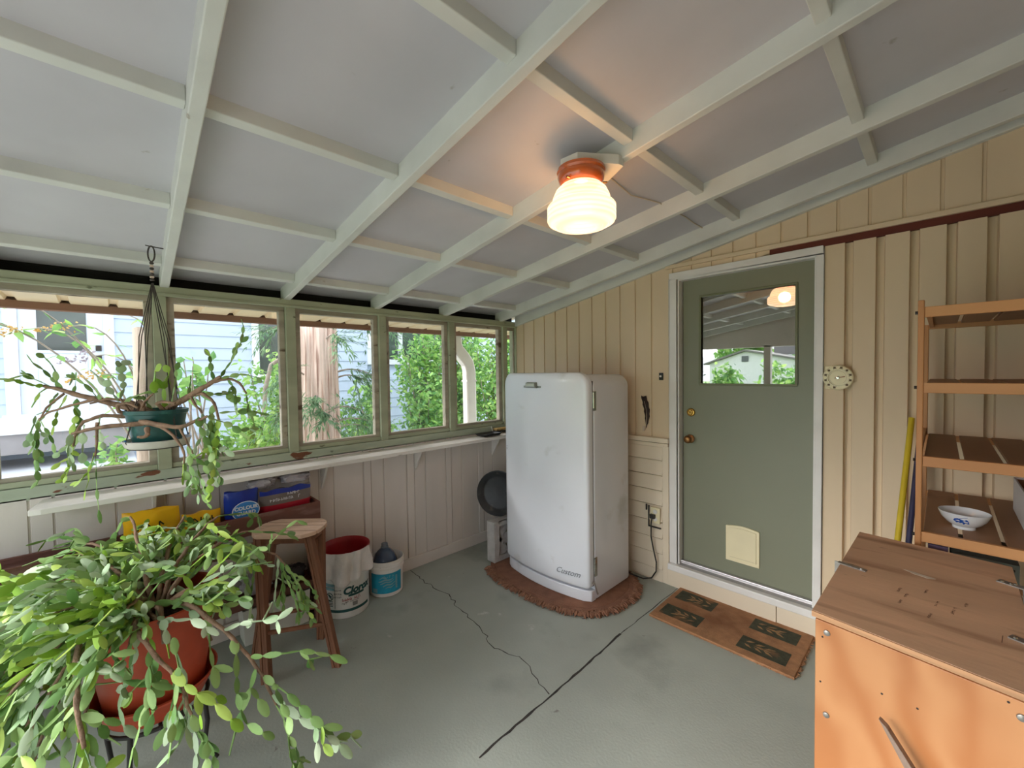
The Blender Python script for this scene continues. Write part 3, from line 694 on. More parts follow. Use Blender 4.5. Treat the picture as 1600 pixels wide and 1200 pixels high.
g = G(); g.box(-2.985,2.62,1.0165,-2.935,2.84,1.040); g.obj('brush_back', black_pl, br, bevel=.004)
g = G(); g.tube([(-2.965,2.60,1.03),(-2.968,2.585,1.085)],[.004,.003],8); g.obj('handle', white_paint, br)

# ------------------------------------------------------------------ crate bench under the ledge
cx0, cx1, cy0, cy1 = -2.976, -2.800, -.75, .955
cr = thing('planter_crate', 'long dark stained wooden crate shelf under the white ledge', 'crate', (-2.89,.10,0))
for zb,hh in ((.66,.115),(.235,.045)):
    for nm,b in (('front_board',(cx1-.018,cy0,zb,cx1,cy1,zb+hh)),('back_board',(cx0,cy0,zb,cx0+.016,cy1,zb+hh)),('end_board',(cx0+.016,cy1-.018,zb,cx1-.018,cy1,zb+hh)),('end_board',(cx0+.016,cy0,zb,cx1-.018,cy0+.018,zb+hh)),('bottom_board',(cx0+.016,cy0+.018,zb,cx1-.018,cy1-.018,zb+.016))):
        g = G(); g.box(*b); g.obj(nm, crate_wood, cr, bevel=.003)
g = G(); g.box(cx1-.016,cy0,.565,cx1,cy1,.615); g.obj('front_rail', crate_wood, cr, bevel=.003)
for y in (cy0+.002, cy1-.040-.02):
    for x in (cx0+.018, cx1-.058):
        g = G(); g.box(x,y+.02,0,x+.038,y+.058,.66); g.obj('leg', crate_wood, cr, bevel=.003)

def crumple(g, c, size, seed, amp=.25, n=10, m=None, squash=1.0):
    """a crumpled film bag: a box-ish ball pushed about by noise"""
    bm = bmesh.new(); bmesh.ops.create_uvsphere(bm, u_segments=n*2, v_segments=n, radius=1)
    vs = []
    for v in bm.verts:
        p = v.co.copy()
        q = Vector([math.copysign(abs(t)**.62, t) for t in p])
        k = 1+amp*noise.noise(q*1.7+Vector((seed,0,0)))+amp*.7*abs(noise.noise(q*4.1+Vector((0,seed,0))))-amp*.35*abs(noise.noise(q*8.3+Vector((0,0,seed))))
        q = q*k; vs.append((c[0]+q.x*size[0], c[1]+q.y*size[1], c[2]+q.z*size[2]*squash))
    fs = [tuple(v.index for v in f.verts) for f in bm.faces]; bm.free(); g.add(vs, fs, m)
def bag_front(txts, g, x, yc, zc, yaw=0, tilt=0):
    """lettering that stands on a bag's front face, facing +x"""
    for (s_,size,oy,oz) in txts:
        vs, fs = text_mesh(s_, size, 0, .0012) if isinstance(s_,str) else scrawl(s_, size, s_*7+int(size*1000))
        g.add([(x+v.z+ (v.y+oz)*tilt, yc+oy+v.x, zc+oz+v.y) for v in vs], fs)
def scrawl(n, size, seed):
    """a row of unreadable printed strokes, centred: (verts, faces) in a plane like text_mesh"""
    r = random.Random(seed); vs = []; fs = []; x = -n*size*.33
    def bar(a,b,w):
        a = Vector(a); b = Vector(b); d = (b-a); nn = Vector((-d.y,d.x)).normalized()*w/2; o = len(vs)
        for p in (a-nn,a+nn,b+nn,b-nn): vs.append(Vector((p.x,p.y,.0006)))
        fs.append((o,o+3,o+2,o+1))
    for k in range(n):
        if r.random() < .14: x += size*.5; continue
        h = size*r.uniform(.55,.75); w = size*r.uniform(.3,.42); t = size*.13
        bar((x,-h/2),(x+w*r.uniform(-.2,.3),h/2),t); bar((x,r.choice((-h/2,0,h/2))),(x+w,r.uniform(-h/2,h/2)),t)
        if r.random() < .6: bar((x+w,-h/2),(x+w,r.uniform(0,h/2)),t)
        x += w+size*.22
    return vs, fs
# bags in the top tray, from the stool end towards the plant
def slab_bag(name, label, cat, mats, x0, x1, y0, y1, z0, z1, seed, lean=.02, top=.35, bands=None):
    """an upright film bag: rounded slab whose top edge is crumpled; bands colour its lower part"""
    t = thing(name, label, cat, ((x0+x1)/2,(y0+y1)/2,z0))
    g = G(); nu, nv = 18, 14
    for side in (0,1):
        vs = []
        for j in range(nv+1):
            v = j/nv
            for i in range(nu+1):
                u = i/nu; y = y0+(y1-y0)*u; z = z0+(z1-z0)*v
                th_ = (math.sin(PI*u)**.5)*(1-top*v**2)*(x1-x0)/2*(.55+.45*math.sin(PI*min(1,v*.9+.15)))
                nn = noise.noise(Vector((y*14,z*14,seed+side*5)))*.008*(.4+v)+abs(noise.noise(Vector((y*30,z*22,seed+3))))*.006*v
                xc = (x0+x1)/2+lean*(v-.5)
                zz = z+ (noise.noise(Vector((y*16,seed,side)))*.016 if j == nv else 0)
                vs.append((max(-2.957,min(-2.8215,xc+(th_+nn if side else -th_-nn))), y+noise.noise(Vector((z*12,seed,9)))*.006, zz))
        fs = [(j*(nu+1)+i,j*(nu+1)+i+1,(j+1)*(nu+1)+i+1,(j+1)*(nu+1)+i) for j in range(nv) for i in range(nu)]
        ms = []
        o = len(g.v); g.v += vs
        for j in range(nv):
            for i in range(nu):
                m = 0
                if bands:
                    for (lo,hi,mi) in bands:
                        if lo <= (j+.5)/nv < hi: m = mi
                f = fs[j*nu+i]; g.f.append(tuple(k+o for k in f)); g.m.append(m)
    # close the rim and sides
    a = 0; b = (nu+1)*(nv+1)
    for j in range(nv): 
        for i in (0,nu):
            g.f.append((a+j*(nu+1)+i, a+(j+1)*(nu+1)+i, b+(j+1)*(nu+1)+i, b+j*(nu+1)+i)); g.m.append(0)
    for i in range(nu): g.f.append((a+nv*(nu+1)+i,a+nv*(nu+1)+i+1,b+nv*(nu+1)+i+1,b+nv*(nu+1)+i)); g.m.append(0)
    g.obj('bag_body', mats, t, smooth=60)
    return t
zc_ = .678
b1 = slab_bag('litter_bag', 'deep blue bag with a round pale blue badge in the dark crate', 'bag', [bag_blue, bag_red], -2.905, -2.832, .445, .615, zc_, .925, 2.3, bands=[(0,.36,1)])
def badge(t, yc, zc, ry_, rz_):
    g = G(); x = -2.8216
    def disc(k, xx): return [(xx, yc+ry_*k*math.cos(2*PI*i/36), zc+rz_*k*math.sin(2*PI*i/36)) for i in range(36)]
    rings(g, [disc(1,x),disc(1,x+.0025)]); bd = g.obj('badge_rim', print_white, t)
    g = G(); rings(g, [disc(.93,x+.002),disc(.93,x+.0034)]); g.obj('badge', print_lblue, bd)
    for row in (('COLOUR',.028,0,.017),('GUARD',.028,0,-.013)):
        g = G(); bag_front([row], g, x+.0038, yc, zc); g.obj('lettering', print_white, bd)
badge(b1, .545, .808, .070, .056)
b2 = slab_bag('litter_bag', 'grey bag with a crimson stripe and white lettering in the dark crate', 'bag', [bag_grey, bag_red, bag_blue], -2.90, -2.832, .622, .915, zc_, .895, 7.1, bands=[(0,.42,1),(.42,.55,1),(.86,1,2)])
for row in ((6,.024,.03,.018),(12,.026,.0,-.010)):
    g = G(); bag_front([row], g, -2.8185, .775, .845); g.obj('lettering', print_white, b2)
for (nm,lb,c,sz,sd) in (('plastic_bag','crumpled pale grey plastic bag above the deep blue bag',(-2.905,.650,.938),(.045,.068,.026),4.2),('plastic_bag','crumpled pale plastic bag at the crate end above the crimson striped bag',(-2.905,.845,.936),(.045,.080,.028),9.4)):
    g = G(); crumple(g, c, sz, sd, .45, 14); o = g.obj(nm, bag_clear, smooth=25); tag(o, lb, 'bag')
b3 = slab_bag('seed_bag', 'yellow bag with black lettering in the crate behind the large cactus', 'bag', [bag_yellow, bag_yellow], -2.90, -2.832, .02, .245, zc_, .905, 5.5, top=.6)
for row in ((4,.05,.0,.03),(5,.045,.0,-.02)):
    g = G(); bag_front([row], g, -2.8195, .14, .80); g.obj('lettering', print_black, b3)
b4 = slab_bag('seed_bag', 'low folded yellow bag with black print next to the taller yellow bag', 'bag', [bag_yellow, bag_yellow], -2.90, -2.832, .25, .425, zc_, .845, 8.8, top=.6)
g = G(); bag_front([(6,.045,0,.004)], g, -2.8195, .335, .805); g.obj('lettering', print_black, b4)
for (lb,c,sz,sd,m) in (('dark crumpled bag on the lower crate tier by the stool',(-2.892,.81,.325),(.038,.060,.048),1.2,bag_dark),('pale crumpled plastic bag on the lower crate tier behind the stool',(-2.892,.60,.338),(.038,.075,.055),6.6,bag_clear)):
    g = G(); crumple(g, c, sz, sd, .35, 14); tag(g.obj('plastic_bag', m, smooth=25), lb, 'bag')
g = G(); open_tray(g, -2.955, .52, -2.83, .875, .001, .215, .010, .005); tag(g.obj('storage_tub', tub_mat, bevel=.01), 'white rectangular tub on the floor under the crate', 'tub')

# ------------------------------------------------------------------ stool
st = thing('bar_stool', 'weathered wooden bar stool with slatted seat beside the crate', 'stool', (-2.49,.70,0))
SZ = .742; sc = Vector((-2.55,.705,SZ)); 
su = Vector((.68,.73,0)).normalized()*1; sv = Vector((-su.y,su.x,0))
def seat_pt(a, b, z): p = sc+su*a+sv*b; return (p.x,p.y,z)
hw_, hd_ = .185, .125
for k,(b0,b1) in enumerate(((-.128,-.066),(-.059,.016),(.023,.068),(.075,.128))):
    g = G(); def_half = lambda b: hw_*(1-abs(b/.135)**3.2*.42)
    pts = []
    nb = 6
    for i in range(nb+1): b = b0+(b1-b0)*i/nb; pts.append((def_half(b), b))
    for i in range(nb,-1,-1): b = b0+(b1-b0)*i/nb; pts.append((-def_half(b), b))
    g.hexa([seat_pt(a,b,SZ-.022) for a,b in pts],[seat_pt(a,b,SZ) for a,b in pts]); g.obj('seat_slat', seat_wood, st, bevel=.004)
for bm_ in (-.0625, .0195, .0715):  # thin dark strips in the slat gaps, painted in place of their shade
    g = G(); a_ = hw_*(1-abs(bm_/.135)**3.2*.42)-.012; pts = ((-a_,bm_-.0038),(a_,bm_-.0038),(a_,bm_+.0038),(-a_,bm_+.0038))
    g.hexa([seat_pt(a,b,SZ-.020) for a,b in pts],[seat_pt(a,b,SZ-.0025) for a,b in pts]); g.obj('seat_gap_shade', mat('seat gap shade',(62,44,36),.9,.2,20), st)
g = G()
for (a0,a1,b0,b1) in ((-.15,.15,-.085,-.065),(-.15,.15,.065,.085),(-.15,-.13,-.065,.065),(.13,.15,-.065,.065)):
    pts = ((a0,b0),(a1,b0),(a1,b1),(a0,b1)); g.hexa([seat_pt(a,b,SZ-.065) for a,b in pts],[seat_pt(a,b,SZ-.022) for a,b in pts])
g.obj('apron', stool_wood, st, bevel=.003)
feet = [(-2.285,.845),(-2.60,.872),(-2.415,.535),(-2.70,.55)]; tops = [(.135,-.075),(.135,.075),(-.135,-.075),(-.135,.075)]
LEG = []
for (fx,fy_),(a,b) in zip(feet,tops):
    top = Vector(seat_pt(a,b,SZ-.022)); bot = Vector((fx,fy_,0)); d = (top-bot).normalized()
    g = G()
    side = sv if abs(d.dot(sv)) < .9 else su
    for k in (-1,0,1):
        o = su*(k*.0145); g.beam(bot+o, top+o, .0135, .034 if k == 0 else .040, sv)
    g.obj('leg', stool_wood, st, bevel=.002); LEG.append((bot,top))
def on_leg(i, z): b,t = LEG[i]; return b+(t-b)*((z-b.z)/(t.z-b.z))
for (i,j,z) in ((0,1,.300),(2,3,.300),(0,2,.235),(1,3,.21)):
    p, q = on_leg(i,z), on_leg(j,z); d = (q-p).normalized()*.02
    g = G(); g.tube([p-d,q+d],.0115,10); g.obj('rung', stool_wood, st, smooth=50)

# ------------------------------------------------------------------ buckets
bc = Vector((-2.815,1.115,0))
def cyl_text(g, c, r, s_, size, ang, z, shear=0, bold=0, m=None):
    vs, fs = text_mesh(s_, size, shear, bold) if isinstance(s_,str) else scrawl(s_, size, s_*5+int(z*1000))
    g.add([(c[0]+(r+v.z)*math.cos(ang+v.x/r), c[1]+(r+v.z)*math.sin(ang+v.x/r), z+v.y) for v in vs], fs, m)
def cyl_patch(g, c, r, a0, a1, z0, z1, t=.001, n=24, m=None):
    vs = []
    for i in range(n+1):
        a = a0+(a1-a0)*i/n
        for (rr_,z) in ((r,z0),(r,z1),(r+t,z1),(r+t,z0)): vs.append((c[0]+rr_*math.cos(a), c[1]+rr_*math.sin(a), z))
    g.add(vs, [(i*4+j,i*4+(j+1)%4,(i+1)*4+(j+1)%4,(i+1)*4+j) for i in range(n) for j in range(4)]+[(0,1,2,3),(n*4+3,n*4+2,n*4+1,n*4)], m)
FA = math.atan2(-bc.y, -bc.x)     # direction in which the labels face
wp = thing('white_pail', 'white bleach pail with green lettering, a red bucket nested in it', 'pail', bc)
g = G(); g.lathe(bc, [(0,.002),(.140,.002),(.145,.008),(.147,.285),(.151,.290),(.151,.300),(.147,.302),(.143,.295),(.138,.02),(0,.02)], 48); g.obj('pail_body', bin_white, wp, smooth=40)
R0 = .1475
g = G(); cyl_patch(g, bc, R0, FA-1.5, FA+1.1, .048, .066); g.obj('label_band', label_green, wp)
g = G(); cyl_patch(g, bc, R0, FA-.98, FA-.52, .215, .235); cyl_patch(g, bc, R0, FA-.98, FA-.52, .192, .210); g.obj('label_panel', label_pale, wp)
g = G(); cyl_patch(g, bc, R0, FA-.505, FA-.490, .075, .235); g.obj('label_rule', label_green, wp)
g = G(); cyl_text(g, bc, R0, 'Clorox', .066, FA+.50, .184, .25, .003); cyl_patch(g, bc, R0, FA+.08, FA+.80, .146, .160); g.obj('lettering', label_green, wp)
g = G(); cyl_text(g, bc, R0, 8, .026, FA+.30, .130); g.obj('lettering', label_red, wp)
for k,(a,z,s_) in enumerate(((FA-.33,.195,.016),(FA-.33,.172,.022),(FA-.33,.150,.018),(FA+.30,.114,.013),(FA-.05,.105,.020))):
    g = G(); cyl_text(g, bc, R0, (5,4,5,12,3)[k], s_, a, z); g.obj('lettering', label_grey, wp)
g = G()
cyl_patch(g, bc, R0, FA+.25, FA+.47, .080, .104); g.obj('barcode_patch', label_grey, wp)
g = G(); a0 = FA-.75
def on_cyl(a, z, r=R0+.0012): return (bc.x+r*math.cos(a), bc.y+r*math.sin(a), z)
g.tube([on_cyl(a0+.165*math.cos(t), .150+.0245*math.sin(t)) for t in [2*PI*i/24 for i in range(25)]], .0022, 6)
g.tube([on_cyl(a0-.12,.167),on_cyl(a0,.150),on_cyl(a0+.12,.133)], .0022, 6)
g.tube([on_cyl(a0-.05,.163),on_cyl(a0+.02,.150),on_cyl(a0+.08,.153)], .005, 6)
for z in (.118,.108,.098,.088): cyl_patch(g, bc, R0, FA-.95, FA-.60, z, z+.004)
g.obj('warning_symbol', label_green, wp)
rb_ = thing('red_bucket', 'red bucket nested in the white pail with a cloth over its rim', 'bucket', bc+Vector((0,0,.03)))
Mt = Matrix.Rotation(math.radians(4),4,'X')
g = G(); g.lathe(bc, [(0,.024),(.118,.024),(.137,.26),(.1415,.303),(.1455,.40),(.152,.420),(.158,.424),(.160,.432),(.157,.438),(.152,.435),(.141,.405),(.112,.035),(0,.035)], 48); g.obj('bucket_body', bin_red, rb_, smooth=40)
g = G()
for k in range(26):
    a = rnd.random()*2*PI; r = rnd.uniform(.0,.095); z = .20+rnd.uniform(0,.06); p = bc+Vector((r*math.cos(a),r*math.sin(a),z))
crumple(g, (bc.x,bc.y,.275), (.100,.100,.075), 3.3, .25, 12); g.obj('bucket_rubbish', mat('grimy scraps',(132,104,98),.9,.3,30,.5,60), rb_, smooth=25)
# cloth over the front half of the rim
g = G(); vs = []; na, nz_ = 44, 16
for i in range(na+1):
    u = i/na; a = FA-.80+1.85*u
    for j in range(nz_+1):
        v = j/nz_
        if v < .12: r = .146+.018*math.sin(v/.12*PI/2); z = .412+.030*math.sin(v/.12*PI*.5)
        else:
            w_ = (v-.12)/.88; r = .170+.022*w_**.6*math.sin(a*10+w_*1.5+math.sin(a*4))+.012*w_; 
            low = .284-.055*math.sin(u*3.1+.3)*(1-u*.7)+.014*math.sin(u*11)+.05*max(0,u-.75)*2; z = .442-(.442-low)*w_
        r += .004*noise.noise(Vector((a*7,z*18,2)))
        vs.append((bc.x+r*math.cos(a), bc.y+r*math.sin(a), z))
fs = [(i*(nz_+1)+j,i*(nz_+1)+j+1,(i+1)*(nz_+1)+j+1,(i+1)*(nz_+1)+j) for i in range(na) for j in range(nz_)]
g.add(vs, fs); clo = g.obj('cleaning_cloth', cloth_mat, smooth=60); so = clo.modifiers.new('thickness','SOLIDIFY'); so.thickness = .003; so.offset = 1
tag(clo, 'crumpled white cloth hanging over the rim of the red bucket', 'cloth')
pc = Vector((-2.838,1.420,0))
sp = thing('small_pail', 'small white pail with a turquoise label by the baseboard', 'pail', pc)
g = G(); g.lathe(pc, [(0,.002),(.112,.002),(.116,.006),(.120,.185),(.126,.188),(.126,.200),(.121,.203),(.121,.208),(.127,.211),(.127,.223),(.122,.226),(.123,.240),(.128,.244),(.128,.252),(.122,.254),(.117,.246),(.108,.02),(0,.02)], 48); g.obj('pail_body', bin_white, sp, smooth=30)
FA2 = math.atan2(-pc.y,-pc.x)
g = G()
vs = []; n = 30
for i in range(n+1):
    a = FA2-1.0+2.0*i/n
    for (z,rr_) in ((.030,.1177),(.030,.1190),(.172,.1212),(.172,.1200)): vs.append((pc.x+rr_*math.cos(a),pc.y+rr_*math.sin(a),z))
g.add(vs, [(i*4+j,i*4+(j+1)%4,(i+1)*4+(j+1)%4,(i+1)*4+j) for i in range(n) for j in range(4)]+[(0,1,2,3),(n*4+3,n*4+2,n*4+1,n*4)]); lb = g.obj('pail_label', label_teal, sp, smooth=40)
g = G(); 
for (aa,zz,ll,ww,tl) in ((-.45,.120,.85,.012,.25),(-.35,.104,.8,.010,.28),(-.2,.086,.75,.012,.3),(-.05,.068,.6,.008,.3),(-.4,.142,.5,.008,.1)):
    vs = []; n_ = 14
    for i in range(n_+1):
        t = i/n_; a = FA2+aa+ll*t; zc2 = zz+tl*.05*t+.004*math.sin(t*9+aa*5); w2 = ww*(.35+.65*math.sin(PI*min(1,t*.9+.1)))
        for z in (zc2-w2/2,zc2+w2/2): vs.append((pc.x+.1212*math.cos(a), pc.y+.1212*math.sin(a), z))
    g.add(vs, [(2*i,2*i+1,2*i+3,2*i+2) for i in range(n_)])
cyl_text(g, pc, .1205, 6, .022, FA2+.25, .150)
cyl_patch(g, pc, .1190, FA2-.85, FA2-.55, .036, .066, .002); cyl_patch(g, pc, .120, FA2+.55, FA2+.66, .055, .150, .0025); g.obj('lettering', label_pale, lb)
jg = thing('fluid_jug', 'dark blue jug standing inside the small white pail', 'jug', pc+Vector((0,0,.022)))
g = G(); g.lathe(pc+Vector((-.008,-.004,0)), [(0,.022),(.085,.022),(.090,.035),(.090,.20),(.086,.235),(.068,.275),(.045,.300),(.026,.312),(.024,.322),(0,.322)], 36); g.obj('jug_body', jug_mat, jg, smooth=40)
g = G(); g.lathe(pc+Vector((-.008,-.004,0)), [(0,.318),(.028,.318),(.028,.322),(.023,.326),(.023,.346),(.020,.349),(0,.349)], 24); g.obj('jug_cap', jug_cap, jg, smooth=30)

# ------------------------------------------------------------------ shelving rack and what is on it
rk = thing('shelving_rack', 'slatted pine shelving rack against the cream wall behind the plywood chest', 'shelving', (.30,2.48,0))
rx0, rx1, ryf, ryb = -.062, .80, 2.10, 2.85
for x in (rx0, rx1):
    for y,h in ((ryf,1.838),(ryb,1.80)):
        g = G(); g.box(x,y,0,x+.017,y+.042,h); g.obj('post', pine, rk, bevel=.003)
    for z in (1.30,.70):
        g = G(); g.box(x,ryf+.042,z-.03,x+.014,ryb,z); g.obj('side_rail', pine, rk, bevel=.002)
for z in (1.813,1.541,1.275,.999,.62,.16):
    g = G(); g.box(rx0+.017,ryf+.004,z-.037,rx1,ryf+.022,z); g.obj('front_rail', pine_h, rk, bevel=.002)
    g = G(); g.box(rx0+.017,ryb,z-.034,rx1,ryb+.018,z-.006); g.obj('back_rail', pine_h, rk, bevel=.002)
    g = G(); g.box(rx0+.020,ryf+.03,z-.028,rx0+.034,ryb,z-.012); g.obj('slat_support', pine, rk)
    x = rx0+.022
    while x < rx1-.05:
        g = G(); g.box(x,ryf+.022,z-.014,min(x+.088,rx1-.003),ryb+.012,z-.002); g.obj('slat', slat_mat, rk, bevel=.002); x += .100
    g = G(); g.tube([(rx0-.008,ryf+.022,z-.018),(rx0,ryf+.022,z-.018)],.006,8); g.obj('bolt', black_pl, rk)
bw = thing('rice_bowl', 'white porcelain bowl with a blue fish on the rack shelf', 'bowl', (.062,2.262,.999))
g = G(); bcn = Vector((.064,2.262,.998))
g.lathe(bcn, [(0,.004),(.024,.004),(.026,.0),(.030,.0),(.031,.010),(.046,.020),(.060,.038),(.067,.056),(.069,.061),(.067,.062),(.058,.040),(.044,.024),(.02,.014),(0,.013)], 48); g.obj('bowl_body', porcelain, bw, smooth=50)
def bowl_r(z):
    P = [(.031,.010),(.046,.020),(.060,.038),(.067,.056)]
    for (r0,z0),(r1,z1) in zip(P[:-1],P[1:]):
        if z <= z1: return r0+(r1-r0)*(z-z0)/(z1-z0)
    return .067
fish = [(-.020,.002),(-.016,.009),(-.008,.012),(.0,.009),(.008,.006),(.012,.011),(.018,.004),(.021,-.008),(.015,-.002),(.010,-.004),(.006,-.012),(.003,-.004),(-.004,-.007),(-.008,-.003),(-.014,-.007)]
g = G(); fa = math.radians(-98); vs = [(0,0)]+fish; out = []
for (u,v) in vs:
    z = .036+v; a = fa+u/.058; r = bowl_r(z)+.0008; out.append((bcn.x+r*math.cos(a), bcn.y+r*math.sin(a), bcn.z+z))
g.add(out, [(0,i,i % len(fish)+1) for i in range(1,len(fish)+1)])
g.tube([(bcn.x+(bowl_r(.036+v)+.0008)*math.cos(fa+u/.058), bcn.y+(bowl_r(.036+v)+.0008)*math.sin(fa+u/.058), bcn.z+.036+v) for u,v in ((-.004,.011),(.006,.016),(.014,.019))], .0008, 5)
g.obj('fish_print', fish_blue, bw)
wb = thing('cardboard_box', 'white printed board box at the end of the rack shelf beside the bowl', 'box', (.40,2.50,.999))
g = G(); X0, X1, Y0, Y1, Z0, Z1 = .214, .56, 2.36, 2.70, .999, 1.132
for b in ((X0,Y0,Z0,X0+.006,Y1,Z1),(X1-.006,Y0,Z0,X1,Y1,Z1),(X0+.006,Y0,Z0,X1-.006,Y0+.006,Z1),(X0+.006,Y1-.006,Z0,X1-.006,Y1,Z1),(X0+.006,Y0+.006,Z0,X1-.006,Y1-.006,Z0+.006)): g.box(*b)
g.obj('box_walls', card_white, wb, bevel=.0015)
g = G(); g.box(X0+.007,Y0+.007,Z1-.03,X1-.007,Y1-.007,Z1-.006); g.obj('box_lining', card_brown, wb)
g = G(); vs = []
for i in range(13):
    for j in range(7):
        x = .10+.42*i/12; y = 2.42+.25*j/6; vs.append((x,y,1.825+.028*math.sin(PI*j/6)**.6*(.7+.3*math.sin(i*1.3))*(math.sin(PI*min(1,i/3+.05))**.5 if i < 3 else 1)))
g.add(vs, [(i*7+j,i*7+j+1,(i+1)*7+j+1,(i+1)*7+j) for i in range(12) for j in range(6)])
o = g.obj('folded_cloth', cloth_mat, smooth=60); sd = o.modifiers.new('thickness','SOLIDIFY'); sd.thickness = .012; sd.offset = -1
tag(o, 'white folded cloth lying on top of the pine rack', 'cloth')
g = G(); g.box(-.03,2.14,.622,.045,2.36,.92); g.obj('tmp', book_grey)
bpy.data.objects.remove(bpy.data.objects['tmp'])
gb = thing('board_game_box', 'grey green box with dark lettering under the bowl shelf of the rack', 'box', (.10,2.24,.622))
g = G(); g.box(.030,2.145,.622,.188,2.40,.934); g.obj('box_body', book_grey, gb, bevel=.002)
g = G(); vs, fs = scrawl(16, .022, 5); g.add([(.113+v.x*.85, 2.1442-v.z, .917+v.y) for v in vs], fs); g.obj('lettering', print_black, gb)
g = G(); g.box(-.028,2.15,.622,.024,2.40,.945); tag(g.obj('thin_box', violet, bevel=.002), 'thin violet box standing next to the lettered grey green box', 'box')
g = G(); crumple(g, (.30,2.34,.785), (.080,.11,.118), 2.7, .18, 14); tag(g.obj('fabric_bag', navy, smooth=50), 'navy blue fabric bag on the low shelf of the rack behind the chest', 'bag')

# poles leaning beside the rack
g = G(); g.tube([(-.180,2.30,.012),(-.104,2.945,1.335)], .0125, 14); tag(g.obj('wooden_pole', yellow_pole, smooth=50), 'yellow painted pole leaning on the wall beside the pine rack', 'pole')
g = G(); g.tube([(-.140,2.30,.012),(-.070,2.950,1.30)], .0115, 14); tag(g.obj('wooden_pole', blue_pole, smooth=50), 'dark navy pole leaning behind the pine rack post', 'pole')

# ------------------------------------------------------------------ plywood chest
ch = thing('plywood_chest', 'tall plywood chest with orange front and stained brown lid before the rack', 'chest', (-.03,1.64,0))
A = Vector((-.225,1.296)); B = Vector((.152,1.238)); Cc = Vector((.160,2.00)); D = Vector((-.209,2.038))
def q(u, v): p = A.lerp(B,u).lerp(D.lerp(Cc,u), v); return p
def panel(name, u0, v0, u1, v1, z0, z1, m, bev=.002, par=None):
    g = G(); pts = [q(u0,v0),q(u1,v0),q(u1,v1),q(u0,v1)]
    g.hexa([(p.x,p.y,z0) for p in pts],[(p.x,p.y,z1) for p in pts]); return g.obj(name, m, par or ch, bevel=bev)
panel('front_panel', .008,.012,.985,.032, 0,.946, ply_front)
panel('back_panel', .008,.965,.985,.985, 0,.940, ply_front)
panel('side_panel', .008,.032,.045,.965, 0,.943, ply_front)
panel('side_panel', .948,.032,.985,.965, 0,.943, ply_front)
panel('bottom_panel', .045,.032,.948,.965, .03,.045, ply_front)
panel('front_lining', .045,.033,.948,.045, .90,.952, steel)
lid = panel('lid', -.005,-.006,1.0,1.0, .9575,.972, ply_top, .0015)
panel('lid_edge', -.005,-.012,1.0,-.006, .9575,.9715, ply_edge, .001, lid)
def fpt(u, z, d=0):
    p = q(u,.012); n = (B-A).normalized(); return Vector((p.x+n.y*d, p.y-n.x*d, z))
for u,z in ((.075,.920),(.075,.705),(.905,.915),(.905,.60)):
    g = G(); p = fpt(u,z); Mr = Matrix.Rotation(PI/2,4,'X'); g.lathe(p, [(0,0),(.0075,0),(.0068,.003),(.003,.0045),(0,.0045)], 16, M4=Mr); g.obj('screw', steel, ch, smooth=50)
for u,z in ((.05,.905),(.04,.785),(.36,.83),(.52,.835),(.86,.935)):
    g = G(); p = fpt(u,z,-.0002); g.lathe(p, [(0,0),(.0022,0),(.0022,.0012),(0,.0012)], 10, M4=Matrix.Rotation(PI/2,4,'X')); g.obj('nail_hole', iron, ch)
# latch strap on the left edge, two hinge straps on the right edge
g = G(); p, r_ = q(-.02,.50), q(.17,.49); g.beam((p.x,p.y,.9735),(r_.x,r_.y,.9735),.016,.003); g.beam((p.x-.001,p.y,.93),(p.x-.001,p.y,.975),.016,.003,(0,1,0)); st_ = g.obj('latch_strap', steel, lid)
g = G(); g.lathe((r_.x-.012,r_.y,.975), [(0,0),(.005,0),(.004,.003),(0,.003)], 12); g.obj('screw', steel, st_, smooth=50)
for v in (.78,.30):
    g = G(); p, r_ = q(.90,v+.008), q(1.04,v-.012); g.beam((p.x,p.y,.9735),(r_.x,r_.y,.9735),.022,.003); g.tube([(r_.x,r_.y-.018,.972),(r_.x,r_.y+.018,.972)],.006,10); g.beam((r_.x+.004,r_.y,.972),(r_.x+.006,r_.y-.004,.90),.024,.003,(0,1,0))
    hg = g.obj('hinge', steel, lid)
    for t in (.15,.45,.62):
        g = G(); c = p.lerp(r_,t); g.lathe((c.x,c.y+(.005 if t > .5 else -.003),.975), [(0,0),(.0042,0),(.003,.0025),(0,.0025)], 10); g.obj('screw', chrome, hg, smooth=50)
g = G(); a = Vector((.03,1.66))
for k,(u,v,n) in enumerate(((.38,.40,4),(.42,.36,5),(.52,.46,4),(.58,.38,6),(.66,.36,6),(.72,.44,4),(.40,.30,3),(.55,.26,4))):
    c = q(u,v); vs, fs = scrawl(n,.014,k+40); dr_ = Vector((-.15,-1)); nr = Vector((1,-.15))
    g.add([(c.x+dr_.x*w.x+nr.x*w.y*.6, c.y+dr_.y*w.x+nr.y*w.y*.6, .9724) for w in vs], fs)
c = q(.86,.27); g.beam((c.x,c.y-.02,.9722),(c.x+.004,c.y+.02,.9722),.0015,.0006); g.obj('pencil_marks', pencil, lid)
g = G(); c = q(.47,.62)
vs = [(c.x+(.030*math.cos(t)*(1+.3*math.sin(3*t))), c.y+.012*math.sin(t)*(1+.3*math.cos(2*t))-.010*math.cos(t), .9724) for t in [2*PI*i/20 for i in range(20)]]
g.add(vs+[(x,y,.9716) for x,y,z in vs], [tuple(range(20))]+[(i,(i+1)%20,20+(i+1)%20,20+i) for i in range(20)]); g.obj('paint_scuff', mat('pale scuff',(206,192,178),.7,.1,30), lid)
g = G(); P0 = fpt(.20,.42,.055); P1 = fpt(.38,.775,.010); 
P0 = Vector((.02,1.215,.635)); P1 = Vector((-.086,1.245,.795))
